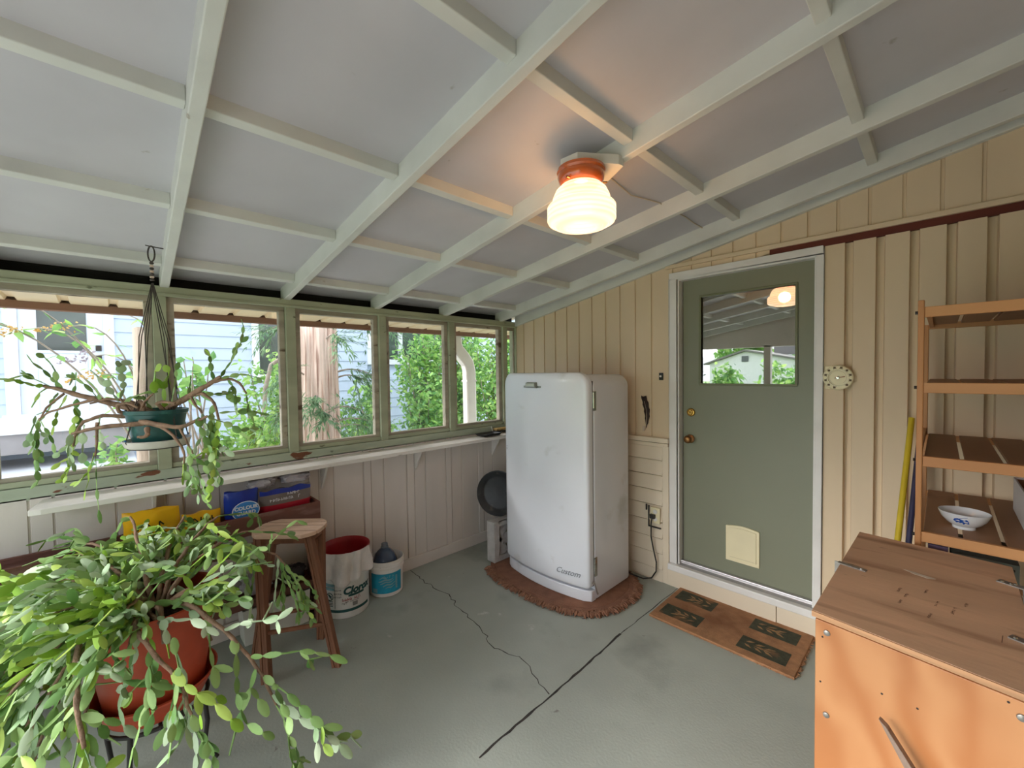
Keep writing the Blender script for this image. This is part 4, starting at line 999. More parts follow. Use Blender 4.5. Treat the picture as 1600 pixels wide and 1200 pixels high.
g.hexa([P0+Vector((-.016,-.008,0)),P0+Vector((.016,-.012,0)),P0+Vector((.016,.008,0)),P0+Vector((-.016,.012,0))],[P1+Vector((-.006,-.006,0)),P1+Vector((.008,-.012,-.008)),P1+Vector((.012,.006,-.010)),P1+Vector((-.004,.010,0))])
g.obj('handle_stick', stick_wood, ch, bevel=.002)

# ------------------------------------------------------------------ plants
PAD_T = [(0,.10),(.18,.62),(.42,1.0),(.70,.92),(.90,.62),(1,.25)]
def pad(g, base, d, nrm, L, W, m, curl=0.0):
    """one flat jointed cactus segment"""
    d = d.normalized(); s_ = d.cross(nrm).normalized(); n = s_.cross(d).normalized()
    vs = []; o = len(g.v)
    for k,(t,w) in enumerate(PAD_T):
        c = base+d*(L*t)+n*(curl*L*(t*t)); hw = W*w/2; th = W*.13*(1-.4*t)
        vs += [c-s_*hw, c+n*th, c+s_*hw, c-n*th]
    n_ = len(PAD_T)
    fs = [(i*4+j,i*4+(j+1)%4,(i+1)*4+(j+1)%4,(i+1)*4+j) for i in range(n_-1) for j in range(4)]+[(3,2,1,0),((n_-1)*4,(n_-1)*4+1,(n_-1)*4+2,(n_-1)*4+3)]
    g.add(vs, fs, m)
    return base+d*L*.96+n*(curl*L)
def rv(r): return Vector((r.uniform(-1,1), r.uniform(-1,1), r.uniform(-1,1)))
XLIM = -2.925
def keep_in(p, d):
    q_ = p+d*.07
    if q_.x < XLIM+.02 : d = Vector((abs(d.x)*.5+.2, d.y, d.z)).normalized()
    return d
def chain(g, p, d, n, L, W, droop, r, m, br=.25, depth=0, lim=None, wig=.35, cap=[0]):
    for i in range(n):
        d = (d+Vector((0,0,-droop))+rv(r)*wig).normalized(); d = keep_in(p, d)
        if lim and not lim(p+d*L*.9): 
            d = (d+Vector((.4,-.3,-.5 if p.z > .75 else .5))).normalized()
            if not lim(p+d*L): return
        nrm = rv(r)+Vector((.35,-.35,.6)); 
        if nrm.cross(d).length < .1: nrm = d.orthogonal()
        l_ = L*r.uniform(.75,1.2)
        p2 = pad(g, p, d, nrm, l_, W*r.uniform(.75,1.2), m, r.uniform(-.06,.06))
        if r.random() < br and depth < 3:
            for s_ in range(r.choice((1,1,2))):
                chain(g, p2, (d+rv(r)*.9).normalized(), max(1,n-i-2), L*.95, W, droop, r, m if r.random() < .8 else r.choice((0,1,2)), br*.7, depth+1, lim, wig)
        p = p2
    return p
def bez(p0, p1, p2, p3, n=10):
    out = []
    for i in range(n+1):
        t = i/n; a = 1-t; out.append(p0*(a**3)+p1*(3*a*a*t)+p2*(3*a*t*t)+p3*t**3)
    return out
def knobbly(pts, r, amp): return [p+rv(r)*amp for p in pts]

# hanging cactus
HX, HY = -2.57, .15
hp = thing('hanging_planter', 'dark green hanging pot of trailing jointed cactus in front of the windows', 'plant', (HX,HY,1.31))
RGT = Vector((.695,.719,0)); TOW = Vector((.719,-.694,0)); UPZ = Vector((0,0,1))
HS = 1/376.0
def hpt(px, py, dep=0): return Vector((HX,HY,1.438))+RGT*((px-233)*HS)+UPZ*((637-py)*HS)+TOW*dep
g = G(); g.lathe((HX,HY,0), [(0,1.292),(.086,1.292),(.090,1.299),(.112,1.425),(.118,1.428),(.120,1.445),(.114,1.447),(.108,1.43),(.105,1.415),(0,1.415)], 40); g.obj('pot', pot_green, hp, smooth=40)
g = G(); g.lathe((HX,HY,0), [(0,1.412),(.107,1.414),(.06,1.424),(0,1.426)], 24); g.obj('soil', soil, hp)
g = G(); g.lathe((HX,HY,0), [(0,1.270),(.104,1.270),(.118,1.280),(.126,1.304),(.128,1.306),(.124,1.308),(.114,1.286),(.10,1.278),(0,1.278)], 40); g.obj('saucer', saucer_white, hp, smooth=40)
hg = G(); htop = Vector((-2.572,.152,2.205))
hg.tube([htop+Vector((0,.045,0)),htop+Vector((0,.0,.002)),htop+Vector((0,-.02,.004))],.003,6)
rg_ = [htop+RGT*(.016*math.cos(t))+UPZ*(-.032+.036*math.sin(t)) for t in [2*PI*i/20 for i in range(21)]]
hg.tube(rg_, .0035, 6)
knot = htop+UPZ*-.075
for k in range(7): hg.lathe(knot+UPZ*(-.013*k), [(.006,-.005),(.0095,0),(.006,.005)], 10, m=(1 if k in (1,3,5) else 0))
ktop = knot+UPZ*-.092
for a in (.5, 1.95, 3.6, 5.2):
    e = Vector((HX+.128*math.cos(a), HY+.128*math.sin(a), 1.304)); mid = ktop.lerp(e,.35)+Vector((math.cos(a),math.sin(a),0))*.012; m2 = ktop.lerp(e,.75)-Vector((math.cos(a),math.sin(a),0))*.012+RGT*.008
    for o in (-.003,.003): hg.tube([ktop+RGT*o, mid+RGT*o*2, m2-RGT*o*1.5, e+UPZ*.0, e+Vector((-math.cos(a)*.03,-math.sin(a)*.03,-.036))], .0021, 5)
    hg.lathe(m2+UPZ*-.13, [(0,-.006),(.006,0),(0,.006)], 8, m=2); hg.lathe(e+UPZ*.01, [(0,-.006),(.006,0),(0,.006)], 8, m=2)
rg2 = [Vector((HX+.108*math.cos(t), HY+.108*math.sin(t), 1.2705)) for t in [2*PI*i/30 for i in range(31)]]
hg.tube(rg2, .002, 5)
hg.obj('hanger', [twine, quill_m, bead_b], hp, smooth=50)
r = random.Random(5); stg = G(); fg = G()
BR = [ # points (px, py, depth toward the viewer), radius at base
 ([(228,642,.02),(195,630,.03),(150,614,.06),(110,603,.06),(70,594,.04),(48,590,.03)], .012),
 ([(245,640,.0),(285,617,.02),(325,600,.05),(345,588,.05),(362,578,.05)], .012),
 ([(345,588,.05),(370,580,.04),(392,588,.04),(402,608,.04)], .006),
 ([(250,645,.02),(285,612,.0),(330,605,.05),(352,622,.06),(360,660,.06)], .008),
 ([(242,655,.10),(205,656,.15),(170,662,.17),(145,668,.16)], .008),
 ([(238,652,.10),(275,656,.12),(310,662,.12),(335,650,.1),(350,644,.1)], .009),
 ([(248,655,.09),(285,663,.12),(305,680,.13),(318,700,.13),(316,722,.13)], .006),
 ([(205,645,.05),(172,640,.10),(148,650,.12),(135,668,.12),(130,690,.12)], .007),
 ([(230,640,.0),(205,618,.05),(175,612,.08),(150,620,.09)], .007),
 ([(248,640,.0),(268,628,.03),(300,608,.03),(318,622,.06),(330,640,.06)], .007),
 ([(150,614,.06),(110,624,.08),(75,634,.08),(58,645,.08)], .005),
 ([(180,650,.14),(182,676,.15),(178,705,.15)], .005),
 ([(236,650,.08),(238,632,.1),(250,612,.1),(262,604,.1)], .005),
 ([(225,648,.08),(214,628,.1),(205,612,.1)], .005),
 ([(95,603,.06),(70,626,.08),(58,650,.08)], .004),
 ([(310,662,.12),(322,690,.12),(335,716,.12)], .004),
 ([(222,640,.03),(214,626,.05),(226,618,.07),(240,622,.09),(244,634,.10)], .009),([(215,640,.05),(200,636,.10),(206,622,.12),(224,618,.12),(238,628,.11)], .007),([(250,640,.02),(262,634,.05),(258,622,.08),(270,618,.08),(290,622,.08)], .008),
 ([(255,662,.12),(262,672,.14),(256,676,.15),(248,675,.15)], .008)]
for pts,rad in BR:
    P = [hpt(*p) for p in pts]; fine = []
    for i in range(len(P)-1):
        for k in range(3): fine.append(P[i].lerp(P[i+1], k/3))
    fine.append(P[-1]); fine = [fine[0]]+[ (fine[i-1]+fine[i]*2+fine[i+1])/4 for i in range(1,len(fine)-1)]+[fine[-1]]
    fine = knobbly(fine, r, .002); n = len(fine)
    stg.tube(fine, [1.35*rad*(1-.6*i/n)*(1+.12*math.sin(i*2.3)) for i in range(n)], 8)
def hang(px, py, dep, dx, dz, n, L=.034, W=.014, droop=.12, m=0, br=.22, wig=.28, dt=0):
    chain(fg, hpt(px,py,dep), (RGT*dx+UPZ*dz+TOW*dt).normalized(), n, L*1.3, W*1.45, droop, r, m, br, 0, None, wig)
for a in [(48,590,.03,-1,.1,5,.036,.016,.05,1),(60,592,.03,-.6,.8,3),(52,594,.03,-1,-.4,3,.036,.016,.1,1),(75,594,.04,-.3,1,4),(85,597,.04,-.5,.9,4,.034,.013),(80,602,.05,-.6,-.6,5,.032,.015,.15),(95,606,.05,-.4,-.8,5,.032,.016,.15,1),(110,603,.06,.0,.9,3,.03,.009),
          (58,645,.08,-.1,-1,6,.036,.015,.25,0,.3),(60,648,.08,.5,-.4,4,.036,.012,.3,0,.1),(58,650,.08,0,-1,7,.036,.013,.25,0,.15),(52,640,.08,-.3,-.8,4,.034,.016,.2,2),
          (140,668,.15,-.2,-1,4,.034,.02,.2,2),(130,690,.12,0,-1,4,.032,.015,.25,1,.4),(150,655,.12,-.1,-1,4,.034,.02,.25,2),(170,640,.10,.1,-1,4,.034,.018,.25,2),(120,612,.07,-.2,-1,7,.034,.018,.22,0,.3),(118,625,.07,.2,-1,6,.034,.018,.22,1,.3),
          (178,705,.15,0,-1,6,.04,.009,.3,0,.0,.06),(176,700,.15,-.3,-1,5,.034,.010,.2,1,.3),(205,612,.1,.1,.8,4,.036,.022,.05,2),(195,618,.08,-.4,.7,4,.036,.02,.05,2),(210,620,.1,.7,.5,3,.036,.02,.05,0),(160,612,.08,-.5,.8,4,.034,.012),(165,618,.08,-.2,.9,3,.032,.011),
          (262,604,.1,.2,.9,2,.04,.022,.0,1),(268,628,.03,.3,.8,4,.034,.013),(285,617,.02,.6,.6,4,.034,.014),(300,608,.03,.3,.9,3,.034,.015),
          (362,578,.05,.2,.9,5,.036,.014,.02,0,.4,.3),(350,584,.05,-.3,.9,3,.034,.014),(362,580,.05,.9,.1,4,.036,.015,.15),(370,582,.04,.5,-.5,4,.032,.014,.2),(402,608,.04,.1,-1,3,.034,.008,.3),
          (352,625,.06,-.2,-1,6,.036,.020,.25,0,.45),(345,630,.06,.1,-1,7,.036,.020,.25,0,.45),(358,650,.06,0,-1,6,.036,.020,.25,1,.4),(335,645,.1,.0,-1,6,.036,.020,.25,0,.45),(330,640,.06,.2,-1,7,.036,.018,.25,2,.4),(350,644,.1,.8,-.3,5,.034,.018,.2,0,.4),(360,640,.06,.6,.1,5,.034,.018,.15,0,.4),
          (316,722,.13,0,-1,2,.036,.017,.3,1,.0,.1),(318,720,.13,.1,-1,3,.034,.018,.3,0,.15,.15),(335,716,.12,.2,-1,5,.034,.015,.3,2,.4),(322,690,.12,.4,-.8,6,.034,.018,.25,0,.4),(248,645,.0,.3,.9,2,.045,.024,0,1),(225,640,.0,-.2,.8,2,.034,.018,.02,0)]: hang(*a)
stg.obj('stems', bark_stem, hp, smooth=60); fg.obj('foliage', cactus_g, hp, smooth=45)

# big potted cactus, its stand and the smaller pot behind
def pot(g, c, z0, h, rb, rt, rim, n=48):
    g.lathe(c, [(0,z0),(rb,z0),(rb+.004,z0+.006),(rt-.006,z0+h-rim),(rt+.006,z0+h-rim+.004),(rt+.012,z0+h-.004),(rt+.006,z0+h),(rt-.004,z0+h-.004),(rt-.012,z0+h-rim),(rb,z0+h*.4),(0,z0+h*.4)], n)
P1 = Vector((-2.19,.095,0)); P2 = Vector((-2.50,.315,0))
def stand(c, rad, h, label):
    t = thing('plant_stand', label, 'plant stand', c, None)
    g = G(); g.tube([(c.x+rad*math.cos(a),c.y+rad*math.sin(a),h-.010) for a in [2*PI*i/32 for i in range(33)]], .008, 8); g.tube([(c.x+rad*.55*math.cos(a),c.y+rad*.55*math.sin(a),h-.010) for a in [2*PI*i/24 for i in range(25)]], .006, 8)
    for a in (0, PI/2): g.tube([(c.x-rad*math.cos(a),c.y-rad*math.sin(a),h-.010),(c.x+rad*math.cos(a),c.y+rad*math.sin(a),h-.010)], .006, 8)
    g.obj('stand_top', iron, t, smooth=50)
    for k in range(4):
        a = PI/4+k*PI/2+.25; g = G(); u = Vector((math.cos(a),math.sin(a),0))
        g.tube([c+u*rad+UPZ*(h-.010), c+u*(rad*1.06)+UPZ*(h*.6), c+u*(rad*.98)+UPZ*(h*.25), c+u*(rad*1.25)+UPZ*.008], .0085, 8); g.obj('leg', iron, t, smooth=50)
    return t
stand(P1, .165, .29, 'dark iron plant stand carrying the large terracotta cactus pot')
pc_ = thing('potted_cactus', 'large sprawling jointed cactus in a terracotta pot on an iron stand by the stool', 'plant', P1+UPZ*.29)
g = G(); g.lathe(P1, [(0,.291),(.150,.291),(.156,.300),(.193,.372),(.201,.376),(.203,.384),(.197,.387),(.188,.380),(.158,.312),(0,.312)], 48); g.obj('saucer', terracotta, pc_, smooth=40)
g = G(); pot(g, P1, .314, .40, .150, .210, .06); g.obj('pot', terracotta, pc_, smooth=40)
g = G(); g.lathe(P1, [(0,.668),(.10,.664),(.194,.650)], 32); g.obj('soil', soil, pc_)
def lim1(p):
    if p.x < -2.79 and p.z < .80: return False
    if p.z > .90-.12*max(0,-p.y-.1): return False
    if p.x < -2.93: return False
    if p.z < .02: return False
    if p.x > -1.62: return False
    dv = Vector((p.x-P1.x,p.y-P1.y)).length
    if dv < .235 and p.z < .70: return False
    if p.z > .76 and p.y > .30+.25*(p.x+2.79): return False
    if p.y > .46 and p.z > .45 and p.x < -2.2: return False
    # the stool's own space
    if (Vector((p.x+2.50,p.y-.72)).length < .20) and p.z < .75: return False
    # nothing right in front of the camera
    if p.length < 1.2: return False
    return True
r = random.Random(23); stg = G(); fg = G(); stg2 = G(); fg2 = G()
def lim2(p): return p.x > -2.92 and p.z > .02 and not (p.x < -2.79 and p.z < .80) and p.length > 1.2 and not (Vector((p.x+2.50,p.y-.72)).length < .13 and p.z < .75)
def big(sg, lg, base, az, reach, lift, drop, nch, L=.070, W=.028, rad=.010, bias=None, prob=(0,0,1,2,0)):
    h = RGT*math.cos(az)+TOW*math.sin(az)
    b0 = base+h*.04; e = base+h*reach+UPZ*(lift-drop)
    if e.x < -2.86: e.x = -2.86
    lift *= .72
    pts = bez(b0, base+h*(reach*.25)+UPZ*(lift*.9), base+h*(reach*.7)+UPZ*(lift*1.15), e, 12)
    pts = knobbly(pts, r, .005)
    sg.tube(pts, [rad*(1-.6*i/13)*(1+.12*math.sin(i*2.1+reach*9)) for i in range(13)], 8)
    for k in range(int(nch*1.5)):
        i = min(12, 2+int(r.random()*11)); p = pts[i]; d0 = (pts[min(i+1,12)]-pts[max(i-1,0)]).normalized()
        d = (d0*r.uniform(.3,1.0)+rv(r)*.6+UPZ*r.uniform(-.35,.40)).normalized()
        chain(lg, p, d, r.choice((2,3,3,4,5)), L*r.uniform(.85,1.2), W*r.uniform(.85,1.15), r.uniform(.03,.20), r, r.choice(prob), .30, 0, lim1, .22)
    chain(lg, pts[-1], ((pts[-1]-pts[-2]).normalized()+h*.6-UPZ*.3).normalized(), 4, L, W, .25, r, r.choice(prob), .4, 0, lim2, .22)
base = P1+UPZ*.665
# az: 0 = toward image right, PI/2 = toward the viewer, PI = image left
for az,reach,lift,drop,nch in ((3.10,.62,.15,.10,13),(3.35,.70,.20,.16,14),(2.85,.66,.10,.14,14),(2.6,.60,.08,.20,13),(2.35,.52,.08,.24,12),(2.05,.45,.10,.30,11),(1.75,.40,.12,.34,10),(1.4,.36,.14,.36,8),(3.6,.62,.26,.10,12),(3.9,.50,.24,.06,11),(4.3,.42,.28,.04,10),(4.8,.34,.28,.02,9),(5.3,.36,.24,.04,9),
                              (3.0,.52,.04,.20,13),(2.75,.74,.16,.22,14),(3.2,.80,.12,.06,14),(2.45,.66,.02,.30,12),(2.15,.62,.02,.42,10),(3.3,.40,.24,.02,10),(2.9,.34,.20,.04,9),(3.8,.36,.30,.00,9),(2.2,.30,.16,.06,8),(1.2,.22,.16,.06,6),(2.3,.50,.02,.50,12),(2.6,.62,.02,.52,12),(2.85,.74,.02,.44,12),(2.1,.44,.04,.55,11),(1.9,.40,.02,.48,10),(3.1,.72,.04,.32,13),(2.5,.75,.02,.62,11)):
    big(stg, fg, base, az, reach, lift, drop, nch)
# lower right arms that arch over the pot and down toward the floor
def path(sg, lg, pts, rad, chains, L=.064, W=.027, end=4, m=0):
    P = [base+RGT*a+TOW*b+UPZ*c for a,b,c in pts]; fine = []
    for i in range(len(P)-1):
        for k in range(4): fine.append(P[i].lerp(P[i+1],k/4))
    fine.append(P[-1]); fine = [fine[0]]+[(fine[i-1]+fine[i]*2+fine[i+1])/4 for i in range(1,len(fine)-1)]+[fine[-1]]
    fine = knobbly(fine, r, .0025); n = len(fine)
    sg.tube(fine, [rad*(1-.6*i/n)*(1+.12*math.sin(i*2.3)) for i in range(n)], 8)
    for (t,dr,dt,dz,nn,mm) in chains:
        p = fine[min(n-1,int(t*(n-1)))]; chain(lg, p, (RGT*dr+TOW*dt+UPZ*dz).normalized(), nn, L, W, .14, r, mm, .3, 0, lim2, .2)
    if end: chain(lg, fine[-1], (fine[-1]-fine[-2]).normalized(), end, L, W, .2, r, m, .45, 0, lim2, .25)
path(stg, fg, [(.02,.05,.02),(.10,.20,.06),(.22,.27,.02),(.32,.28,-.08),(.36,.28,-.20)], .011, ((.35,.2,.2,-1,4,2),(.5,.4,.3,-.8,5,0),(.6,-.2,.2,-1,4,0),(.7,.6,.1,-.3,5,1),(.8,.3,.2,-1,4,0),(.9,-.3,.2,-1,3,2),(.75,.2,.1,.8,3,0)), m=0)
path(stg, fg, [(.05,.02,.04),(.22,.10,.08),(.38,.14,.0),(.50,.14,-.14),(.55,.12,-.30)], .010, ((.4,.2,.2,-1,4,0),(.5,.5,.2,.2,4,2),(.6,.4,.3,-.6,5,0),(.7,.8,.1,.1,6,0),(.75,-.2,.3,-1,4,0),(.85,.8,.2,-.2,6,0),(.95,.9,.2,-.1,6,2)), end=6, m=0)
path(stg, fg, [(.0,.06,.0),(-.04,.25,.05),(.06,.36,-.05),(.10,.38,-.22)], .013, ((.4,-.4,.3,-.6,4,0),(.5,.5,.3,.2,4,2),(.6,.2,.3,-1,5,0),(.75,-.5,.2,-.7,4,0),(.9,.3,.2,-1,3,1)), m=2)
path(stg, fg, [(-.02,.06,.02),(-.18,.24,.10),(-.30,.34,.02),(-.34,.38,-.16)], .012, ((.35,.2,.3,.6,4,2),(.5,-.3,.3,-.4,5,0),(.6,.3,.3,-.8,4,0),(.75,-.2,.3,-1,4,0),(.9,.1,.4,-1,4,2)), m=0)
path(stg, fg, [(.0,.04,.02),(.16,.16,.05),(.26,.20,-.06),(.28,.2,-.22)], .009, ((.4,.6,.2,.3,4,2),(.6,.5,.2,-.5,5,2),(.8,.1,.3,-1,4,0)), m=2)
for k in range(40):
    a = r.uniform(1.2,5.2); p = base+RGT*(.13*math.cos(a))+TOW*(.13*math.sin(a)); 
    chain(fg, p+UPZ*.05, (RGT*math.cos(a)*.5+TOW*math.sin(a)*.4+UPZ*r.uniform(.2,.9)).normalized(), 5, .055, .026, .06, r, r.choice((0,1,1,2)), .35, 0, lim1, .2)
for k in range(46):
    a = r.uniform(-.5,2.6); rr_ = r.uniform(.10,.21); p = base+RGT*(rr_*math.cos(a))+TOW*(rr_*math.sin(a))+UPZ*.06
    chain(fg, p, (RGT*math.cos(a)*.8+TOW*math.sin(a)*.8+UPZ*r.uniform(-.1,.6)).normalized(), r.choice((2,3,4,5)), .066, .027, .16, r, r.choice((0,0,1,2,2)), .35, 0, lim1, .25)
for k in range(9):
    a = -.4+k*.38; h = RGT*math.cos(a)+TOW*math.sin(a); q_ = r.uniform(.16,.30)
    P = knobbly(bez(base+h*.03-UPZ*.02, base+h*.10+UPZ*.09, base+h*q_+UPZ*.09, base+h*(q_+.07)-UPZ*r.uniform(-.02,.12), 9), r, .004); stg.tube(P, [.013*(1-.6*i/10)*(1+.15*math.sin(i*2.1+k)) for i in range(10)], 8)
# one long arm reaching over the stool seat
base = P2+UPZ*.60
path(stg, fg, [(.057,.36,.06),(.055,.20,.14),(.08,.08,.13),(.16,.07,.135),(.26,.09,.155),(.33,.09,.175),(.385,.08,.155),(.43,.09,.10)], .010, ((.30,.3,.2,.6,4,0),(.40,-.1,.2,.9,4,2),(.45,.1,.1,.9,3,0),(.5,.3,.3,-.6,4,0),(.55,.2,.2,-1,5,2),(.62,.2,.3,-1,4,0),(.78,.3,.0,.95,4,0),(.80,.15,.1,1,3,0),(.9,.1,.2,-1,5,2),(.95,.3,.1,-1,6,0),(.93,.0,.2,-1,5,0),(.98,.5,.1,-.7,4,0)), L=.050, W=.018, end=6)
stg.obj('stems', bark_stem, pc_, smooth=60); fg.obj('foliage', cactus_g, pc_, smooth=45)

# ------------------------------------------------------------------ outside: side yard and the neighbour's house
g = G(); g.box(-45,-60,-.35,30,12,-.25)
gnd = struct(g.obj('ground', lawn), 'lawn around the porch')
g = G(); g.box(-3.0,-5.5,-.25,6,FY-.1,-.06); struct(g.obj('path_bounce_slab', mat('pale bounce concrete',(186,184,180),.85,.05,3)), 'unseen pale slab added to bounce neutral light into the porch')  # unseen slab, added so the lawn's bounce does not tint the ceiling green
g = G(); g.box(-8.4,-12,-.25,-3.12,10,-.02); struct(g.obj('path_gravel', ground_m), 'pale gravel side yard between the houses')
hs = thing('house', 'pale blue clapboard neighbour house with white door across the side yard', 'house', (-8.3,0,0))
HXW = -8.3; ey = .196
doorh = (-.95,.05,.94,3.25); wins = [(1.76,3.16,1.50,3.3),(3.83,5.75,1.79,3.3)]
g = G(); z = -.1; rows = []
def spans(z0, z1):
    segs = [(-12.0,8.2)]
    for (a,b,c,d) in [doorh]+wins:
        if z1 > c and z0 < d:
            out = []
            for (p,q_) in segs:
                if b <= p or a >= q_: out.append((p,q_))
                else:
                    if a > p: out.append((p,a))
                    if b < q_: out.append((b,q_))
            segs = out
    return segs
k = 0
while z < 4.9:
    z1 = z+ey
    for (a,b) in spans(z,z1): g.hexa([(HXW+.022,a,z),(HXW+.022,b,z),(HXW-.05,b,z),(HXW-.05,a,z)],[(HXW+.004,a,z1),(HXW+.004,b,z1),(HXW-.05,b,z1),(HXW-.05,a,z1)])
    z = z1
g.box(HXW-.3,-12,-.1,HXW-.05,8.2,4.95); g.obj('siding', house_siding, hs)
g = G(); g.box(HXW-.02,8.1,-.1,HXW+.04,8.28,4.9); g.obj('corner_board', house_trim, hs)
g = G(); g.box(HXW,-.97,1.12,HXW+.05,-.85,3.25); g.box(HXW,-.06,1.12,HXW+.05,.05,3.25); g.box(HXW,-.97,3.15,HXW+.05,.05,3.3); dcas = g.obj('door_casing', house_trim, hs)
g = G(); g.box(HXW-.04,-.85,1.12,HXW+.0,-.69,3.15); g.box(HXW-.04,-.226,1.12,HXW,-.06,3.15); g.box(HXW-.04,-.69,1.12,HXW,-.226,1.97); g.box(HXW-.04,-.69,3.0,HXW,-.226,3.15); g.box(HXW,-.69,1.93,HXW+.012,-.226,1.97)
hd_ = g.obj('door', house_door, hs, bevel=.004)
g = G(); g.box(HXW-.035,-.69,1.97,HXW-.02,-.226,3.0); g.obj('door_pane', house_glass, hd_)
g = G(); g.box(HXW-.015,-.145,1.97,HXW+.02,-.085,2.05); g.box(HXW-.015,-.145,1.83,HXW+.02,-.085,1.91); g.obj('door_lock', black_pl, hd_, bevel=.004)
for (a,b,c,d) in wins:
    g = G(); t = .11
    g.box(HXW-.02,a,c,HXW+.05,a+t,d); g.box(HXW-.02,b-t,c,HXW+.05,b,d); g.box(HXW-.02,a,c,HXW+.06,b,c+t); g.box(HXW-.02,a+t+.36*(b-a-2*t),c,HXW+.04,a+t+.36*(b-a-2*t)+.09,d)
    wf = g.obj('window', house_trim, hs, bevel=.004)
    g = G(); g.box(HXW-.03,a+t,c+t,HXW-.015,b-t,d); g.obj('window_pane', house_glass, wf)
g = G(); g.box(HXW+.0,-2.6,.97,HXW+1.1,.25,1.10); g.box(HXW,-1.0,1.09,HXW+.10,.1,1.13); g.obj('landing', house_trim, hs)
g = G(); g.box(HXW+.02,-2.55,.74,HXW+1.06,.22,.97); g.obj('landing_edge', house_dark, hs)
for i,(z,x1) in enumerate(((.56,1.35),(.36,1.65),(.16,1.95))):
    g = G(); g.box(HXW+.03,-2.2,-.1,HXW+x1,.2,z); g.obj('step', house_trim, hs)
g = G(); g.hexa([(HXW-4,-12.4,6.2),(HXW-4,8.7,6.2),(HXW+.6,8.7,4.9),(HXW+.6,-12.4,4.9)],[(HXW-4,-12.4,6.35),(HXW-4,8.7,6.35),(HXW+.6,8.7,5.05),(HXW+.6,-12.4,5.05)]); g.box(HXW-.05,-12.4,4.85,HXW+.6,8.7,4.92); g.obj('roof', roof_grey, hs)

def leaf(g, c, d, nrm, L, W, m):
    d = d.normalized(); s_ = d.cross(nrm)
    if s_.length < .05: s_ = d.orthogonal()
    s_.normalize(); n = s_.cross(d)
    vs = [c, c+d*L*.3+s_*W*.5-n*W*.08, c+d*L*.65+s_*W*.36-n*W*.08, c+d*L-n*L*.12, c+d*L*.65-s_*W*.36-n*W*.08, c+d*L*.3-s_*W*.5-n*W*.08, c+d*L*.5+n*W*.02]
    g.add(vs, [(0,1,6),(1,2,6),(2,3,6),(3,4,6),(4,5,6),(5,0,6)], m)
def shrub(name, label, c, rx, ry_, z0, z1, n, L, seed, mm=(0,0,1,2), dens=1.0, group=None, cat='shrub'):
    group = group or ('shrubs in the side yard' if name == 'leafy_shrub' else 'bushes beyond the open porch end' if name == 'garden_bush' else 'trees behind the gabled house')
    r = random.Random(seed); t = thing(name, label, cat, (c[0],c[1],-.02), group)
    g = G(); sg = G(); tips = []
    for k in range(max(6,int(n/130))):
        a = r.random()*2*PI; rr_ = math.sqrt(r.random())*.95; h = z0+(z1-z0)*r.uniform(.25,.98)
        fz = (h-z0)/(z1-z0); shrinkf = math.sin(PI*min(1,.22+.72*fz))**.6
        tip = Vector((c[0]+rx*rr_*shrinkf*math.cos(a), c[1]+ry_*rr_*shrinkf*math.sin(a), h)); b = Vector((c[0]+r.uniform(-.12,.12), c[1]+r.uniform(-.12,.12), -.02))
        P = bez(b, b+UPZ*(h*.5), tip-UPZ*(h*.25)+rv(r)*.08, tip, 7); sg.tube(P, [.014*(1-.8*i/7)+.002 for i in range(8)], 5); tips.append(P)
    for i in range(n):
        P = r.choice(tips); k = min(7, 2+int(6*r.random()**.7)); p = P[k]+rv(r)*Vector((rx,ry_,(z1-z0)*.4)).length*.13
        if p.z < z0: p.z = z0+r.random()*.3
        d = (rv(r)+Vector((.25,0,-.25))); leaf(g, p, d, Vector((.3,0,1))+rv(r)*.7, L*r.uniform(.7,1.3), L*r.uniform(.5,.75), r.choice(mm))
    sg.obj('stems', twig, t, smooth=60); g.obj('foliage', tree_g, t)
    return t
shrub('leafy_shrub', 'pale green leafy shrub at the house window right of the hanging pot', (-6.2,1.55), .55,.60, .1,1.85, 1800, .085, 1, (0,2,2,0))
shrub('leafy_shrub', 'slender maple sapling with drooping leaves behind the hanging pot', (-5.2,.62), .22,.22, 1.35,1.95, 60, .12, 2, (0,1,0))
shrub('leafy_shrub', 'low shrub at the foot of the cedar trunk', (-5.9,2.72), .45,.50, .0,1.5, 1500, .08, 3, (0,1,2,0))
shrub('leafy_shrub', 'broad bright green bush in the fourth window', (-6.3,3.9), .75,.75, .0,2.25, 4200, .09, 4, (0,0,2,1))
shrub('leafy_shrub', 'tall dark leaved bush behind the bright green bush', (-6.9,5.2), .70,.75, .1,3.1, 4200, .10, 5, (0,1,0,2))
shrub('leafy_shrub', 'bush right behind the white downspout', (-5.7,5.15), .70,.70, .0,2.45, 4000, .09, 6, (0,0,1,2))
shrub('leafy_shrub', 'bush in the narrow last window by the corner', (-5.6,6.5), .8,.8, .0,2.9, 2800, .10, 7, (0,0,1,2))
shrub('leafy_shrub', 'low plant beneath the hanging pot outside the window', (-5.4,.15), .45,.55, .3,1.02, 700, .085, 8, (0,1,2))
shrub('leafy_shrub', 'low plant left of the cedar trunk under the second window', (-5.4,1.15), .4,.4, .2,1.3, 1100, .085, 12, (0,2,0))
